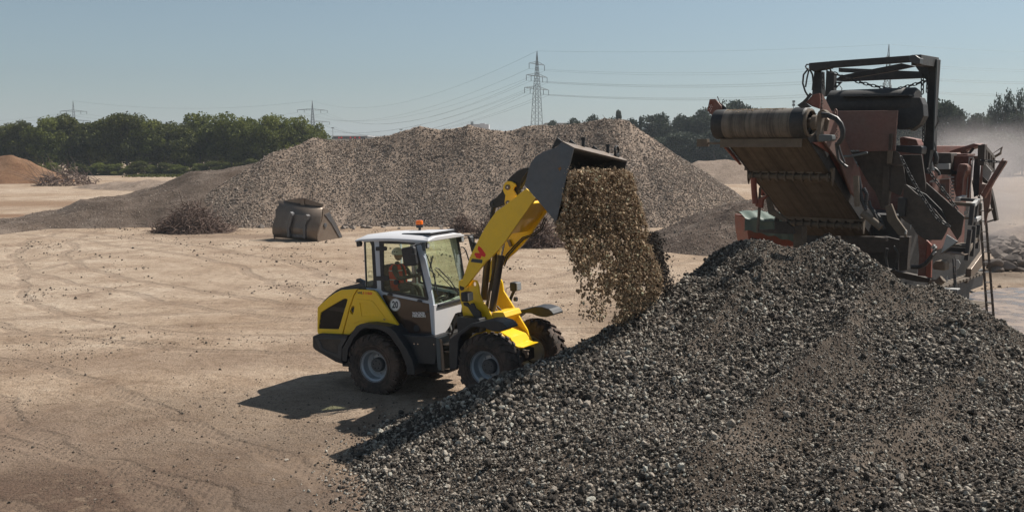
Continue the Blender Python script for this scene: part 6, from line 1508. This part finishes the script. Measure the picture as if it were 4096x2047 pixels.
# ================================================================ PYLONS AND CABLES
def pylon(px, top, d, label, arms, yaw=1.0, group='power pylons', seed=0):
    tp = atd(px, top, d); Ht = tp.z; e = empty('power_pylon', Matrix.Translation((tp.x, d, 0)) @ Matrix.Rotation(yaw, 4, 'Z'), None, label, 'pylon', group); M = world_of(e)
    r_ = max(.10, d*.00022); m = MB(); wb = Ht*.055; wt = Ht*.012
    def wd(z_): t_ = z_/Ht; return wb*(1-t_/.62)+wt*2.2*(t_/.62) if t_ < .62 else wt*2.2*(1-(t_-.62)/.38)
    lev = [Ht*t_ for t_ in (0,.10,.19,.27,.34,.40,.46,.51,.56,.61,.66,.71,.76,.81,.86,.91,1.0)]
    cs = ((-1,-1),(1,-1),(1,1),(-1,1))
    for a_, b_ in zip(lev, lev[1:]):
        wa, wb_ = wd(a_), wd(b_)
        for i in range(4):
            c0, c1 = cs[i], cs[(i+1) % 4]
            m.tube([(c0[0]*wa, c0[1]*wa, a_), (c0[0]*wb_, c0[1]*wb_, b_)], r_*1.2, 4, False)
            m.tube([(c0[0]*wa, c0[1]*wa, a_), (c1[0]*wb_, c1[1]*wb_, b_)], r_*.6, 3, False); m.tube([(c1[0]*wa, c1[1]*wa, a_), (c0[0]*wb_, c0[1]*wb_, b_)], r_*.6, 3, False)
    m.build('lattice_mast', M_['galv'], e, M)
    ends = []
    for z_, hw in arms:
        m = MB(); zz = Ht*z_; w0 = wd(zz); th = Ht*.028
        for sx in (-1, 1):
            for sy in (-1, 1): m.tube([(sx*w0, sy*w0, zz), (sx*hw, 0, zz)], r_, 3, False)
            m.tube([(sx*w0*.5, 0, zz+th), (sx*hw, 0, zz)], r_, 3, False)
            for k_ in range(1, 5):
                f = k_/5; xx = w0+(hw-w0)*f; m.tube([(sx*xx, 0, zz), (sx*(xx-hw*.09), 0, zz+th*(1-f)*1.0)], r_*.6, 3, False)
        a_o = m.build('cross_arm', M_['galv'], e, M)
        for sx in (-1, 1):
            for f in ((1.0,) if hw < 8 else (1.0, .55)):
                MB().tube([(sx*hw*f, 0, zz), (sx*hw*f, 0, zz-Ht*.050)], r_*1.3, 5).build('insulator', M_['galv'], a_o, M)
                ends.append(M @ Vector((sx*hw*f, 0, zz-Ht*.050)))
    ends.append(M @ Vector((0, 0, Ht))); return ends
A3 = ((.88,7.0),(.77,9.5),(.655,11.0))
py1 = pylon(2148, 205, 430, 'tall lattice power pylon rising behind the heap at centre', A3, 1.05)
py4 = pylon(3556, 178, 440, 'tall lattice power pylon seen through the crusher gantry', A3, 1.05)
py2 = pylon(1249, 403, 900, 'small distant pylon above the right end of the left trees', ((.82,14),(.60,16)), .5)
py3 = pylon(292, 404, 900, 'small distant pylon above the left tree row', ((.80,11),(.62,14)), .4)
wm = MB(); 
def cable(a_, b_, sag, r_=.03, lb='thin power cable between the centre pylon and the pylon behind the gantry'):
    a_=Vector(a_); b_=Vector(b_); pts_ = [a_.lerp(b_, i/20)-Vector((0,0,4*sag*(i/20)*(1-i/20))) for i in range(21)]
    o = MB().tube(pts_, r_, 4, False).build('power_cable', M_['wire'], None, None, 0, True)
    return tag(o, lb, 'cable', 'power cables')
for i in range(len(py1)):
    top_ = i == len(py1)-1
    q = py4[i]; cable(py1[i], q, 3.0 if not top_ else 1.5)
    cable(q, q+Vector((230, 60, 6)), 4, lb='thin power cable running right beyond the pylon behind the gantry')
    tgt = py2[min(i, len(py2)-2)] if not top_ else py2[-1]
    cable(py1[i], tgt, 14, .04, lb='thin power cable sagging from the centre pylon down to the small pylon')
for i in range(0, len(py3)-1, 2): cable(py3[i], py2[min(i, len(py2)-1)], 9, .06, lb='faint power cable between the two small pylons above the left trees'); cable(py3[i], py3[i]+Vector((-260, 40, -8)), 6, .06, lb='faint power cable leaving the leftmost pylon towards the left edge')
cable(py3[-1], py2[-1], 7, .06, lb='faint topmost cable between the two small pylons above the left trees')
# ================================================================ FAR BUILDINGS, LAMP POSTS, MAST, GOAL
bl = empty('far_building', Matrix.Identity(4), None, 'flat grey-white block with dark chimneys behind the heap crest', 'building')
def fbx(name, x0, y0, x1, y1, d, dep, m_, par, bevel=0):
    a_, b_ = atd(x0, y1, d), atd(x1, y0, d); return MB().box(a_.x, b_.x, d, d+dep, a_.z, b_.z).build(name, M_[m_], par, Matrix.Identity(4), bevel)
fbx('wall', 1868, 497, 1955, 600, 420, 20, 'white', bl); fbx('wall', 1920, 494, 1940, 600, 419, 20, 'white', bl); fbx('chimney', 1883, 487, 1887, 500, 418, 1, 'dark', bl); fbx('chimney', 1889, 487, 1893, 500, 418, 1, 'dark', bl)
b2 = empty('far_building', Matrix.Identity(4), None, 'long low hall with dark fascia and red marks between the trees and the heap', 'building')
fbx('roof', 1328, 543, 1470, 546, 400, 40, 'white', b2); fbx('fascia', 1330, 546.5, 1468, 556, 401, 30, 'dark', b2); fbx('wall', 1332, 556.5, 1466, 600, 402, 30, 'white', b2)
for x_ in (1352,1362,1398,1416,1434): 
    a_ = atd(x_, 554, 400.9); MB().prism([a_, a_+Vector((.9,0,0)), a_+Vector((.5,0,.75)), a_+Vector((.1,0,.55))], (0,.05,0)).build('fascia_mark', M_['logored'], b2, Matrix.Identity(4))
b3 = empty('far_building', Matrix.Identity(4), None, 'flat pale hall roof peeping over the right crest of the heap', 'building')
fbx('roof', 2180, 492, 2460, 496, 430, 30, 'concrete', b3); fbx('wall', 2190, 496.5, 2450, 600, 431, 30, 'white', b3)
def post(px, top, d, label, hw=5):
    tp = atd(px, top, d); e = empty('lamp_post', Matrix.Translation((tp.x, d, 0)), None, label, 'lamp post'); M = world_of(e); r_ = d*.0002
    MB().tube([(0,0,0),(0,0,tp.z)], r_, 5).build('pole', M_['galv'], e, M); MB().box(-hw/FPX*d, hw/FPX*d, -.1, .1, tp.z, tp.z+.25).build('lamp_head', M_['galv'], e, M)
post(1331, 513, 330, 'thin lamp post between the trees and the heap'); post(1604, 520, 330, 'lamp post with two heads above the heap crest', 6); post(2856, 610, 165, 'slim pole before the dark trees right of the heap', 1)
am = empty('antenna_mast', Matrix.Identity(4), None, 'small antenna mast behind the belt drum', 'antenna')
a_ = atd(3175, 403, 300); MB().tube([(a_.x, 300, 0), tuple(a_)], .10, 5).build('mast', M_['galv'], am, Matrix.Identity(4))
for dz_ in (-.3, -1.3): MB().box(a_.x-.38, a_.x+.38, 299.8, 300.2, a_.z+dz_-.35, a_.z+dz_+.35).build('antenna_panel', M_['galv'], am, Matrix.Identity(4))
gl = empty('goal_frame', Matrix.Identity(4), None, 'small white metal goal frame before the left trees', 'goal frame')
g0, g1 = atz(768, 700, .0), atz(810, 700, .0); hh = 14/FPX*g0.y
MB().tube([g0, g0+Vector((0,0,hh)), g1+Vector((0,0,hh)), g1], .06, 6).build('goal_bar', M_['concrete'], gl, Matrix.Identity(4))
# ================================================================ DUST CLOUD behind the crusher
def dust(name, cx, cy, d, rx, ry, rz, dens, sc):
    m = bpy.data.materials.new(name+'_air'); m.use_nodes = True; nt = m.node_tree; nt.nodes.clear()
    o_ = nn(nt, 'ShaderNodeOutputMaterial'); v = nn(nt, 'ShaderNodeVolumePrincipled'); v.inputs['Color'].default_value = (.78,.71,.69,1); v.inputs['Anisotropy'].default_value = .2
    tc = nn(nt, 'ShaderNodeTexCoord').outputs['Object']; n1 = noise(nt, tc, sc, 4, .6)
    ln = nn(nt, 'ShaderNodeVectorMath', operation='LENGTH'); nt.links.new(tc, ln.inputs[0])
    f = nn(nt, 'ShaderNodeMapRange'); f.inputs[1].default_value = 1.0; f.inputs[2].default_value = .35; f.inputs[3].default_value = 0; f.inputs[4].default_value = 1; nt.links.new(ln.outputs['Value'], f.inputs[0])
    g = nn(nt, 'ShaderNodeMapRange'); g.inputs[1].default_value = .38; g.inputs[2].default_value = .62; nt.links.new(n1, g.inputs[0])
    a_ = nn(nt, 'ShaderNodeMath', operation='MULTIPLY'); nt.links.new(f.outputs[0], a_.inputs[0]); nt.links.new(g.outputs[0], a_.inputs[1])
    b_ = nn(nt, 'ShaderNodeMath', operation='MULTIPLY'); b_.inputs[1].default_value = dens; nt.links.new(a_.outputs[0], b_.inputs[0]); nt.links.new(b_.outputs[0], v.inputs['Density'])
    nt.links.new(v.outputs[0], o_.inputs['Volume'])
    bm = bmesh.new(); bmesh.ops.create_icosphere(bm, subdivisions=3, radius=1); me = bpy.data.meshes.new(name); bm.to_mesh(me); bm.free(); me.materials.append(m)
    c = atd(cx, cy, d); o = bpy.data.objects.new(name, me); COL.objects.link(o); o.location = c; o.scale = (rx, ry, rz); return tag(o, kind='stuff')
dust('dust_cloud', 4010, 760, 44, 5.6, 7, 3.8, .28, 1.6)
dust('dust_cloud', 3850, 640, 52, 5.0, 6, 2.4, .08, 1.8)
# thin haze in the air over the whole site
hm = bpy.data.materials.new('haze_air'); hm.use_nodes = True; nt = hm.node_tree; nt.nodes.clear()
o_ = nn(nt, 'ShaderNodeOutputMaterial'); v = nn(nt, 'ShaderNodeVolumePrincipled'); v.inputs['Color'].default_value = (.80,.88,.95,1); v.inputs['Density'].default_value = .00028; nt.links.new(v.outputs[0], o_.inputs['Volume'])
if True:
    tag(MB().box(-1520, 1520, -60, 2620, -1.6, 58).build('haze', hm), kind='stuff')
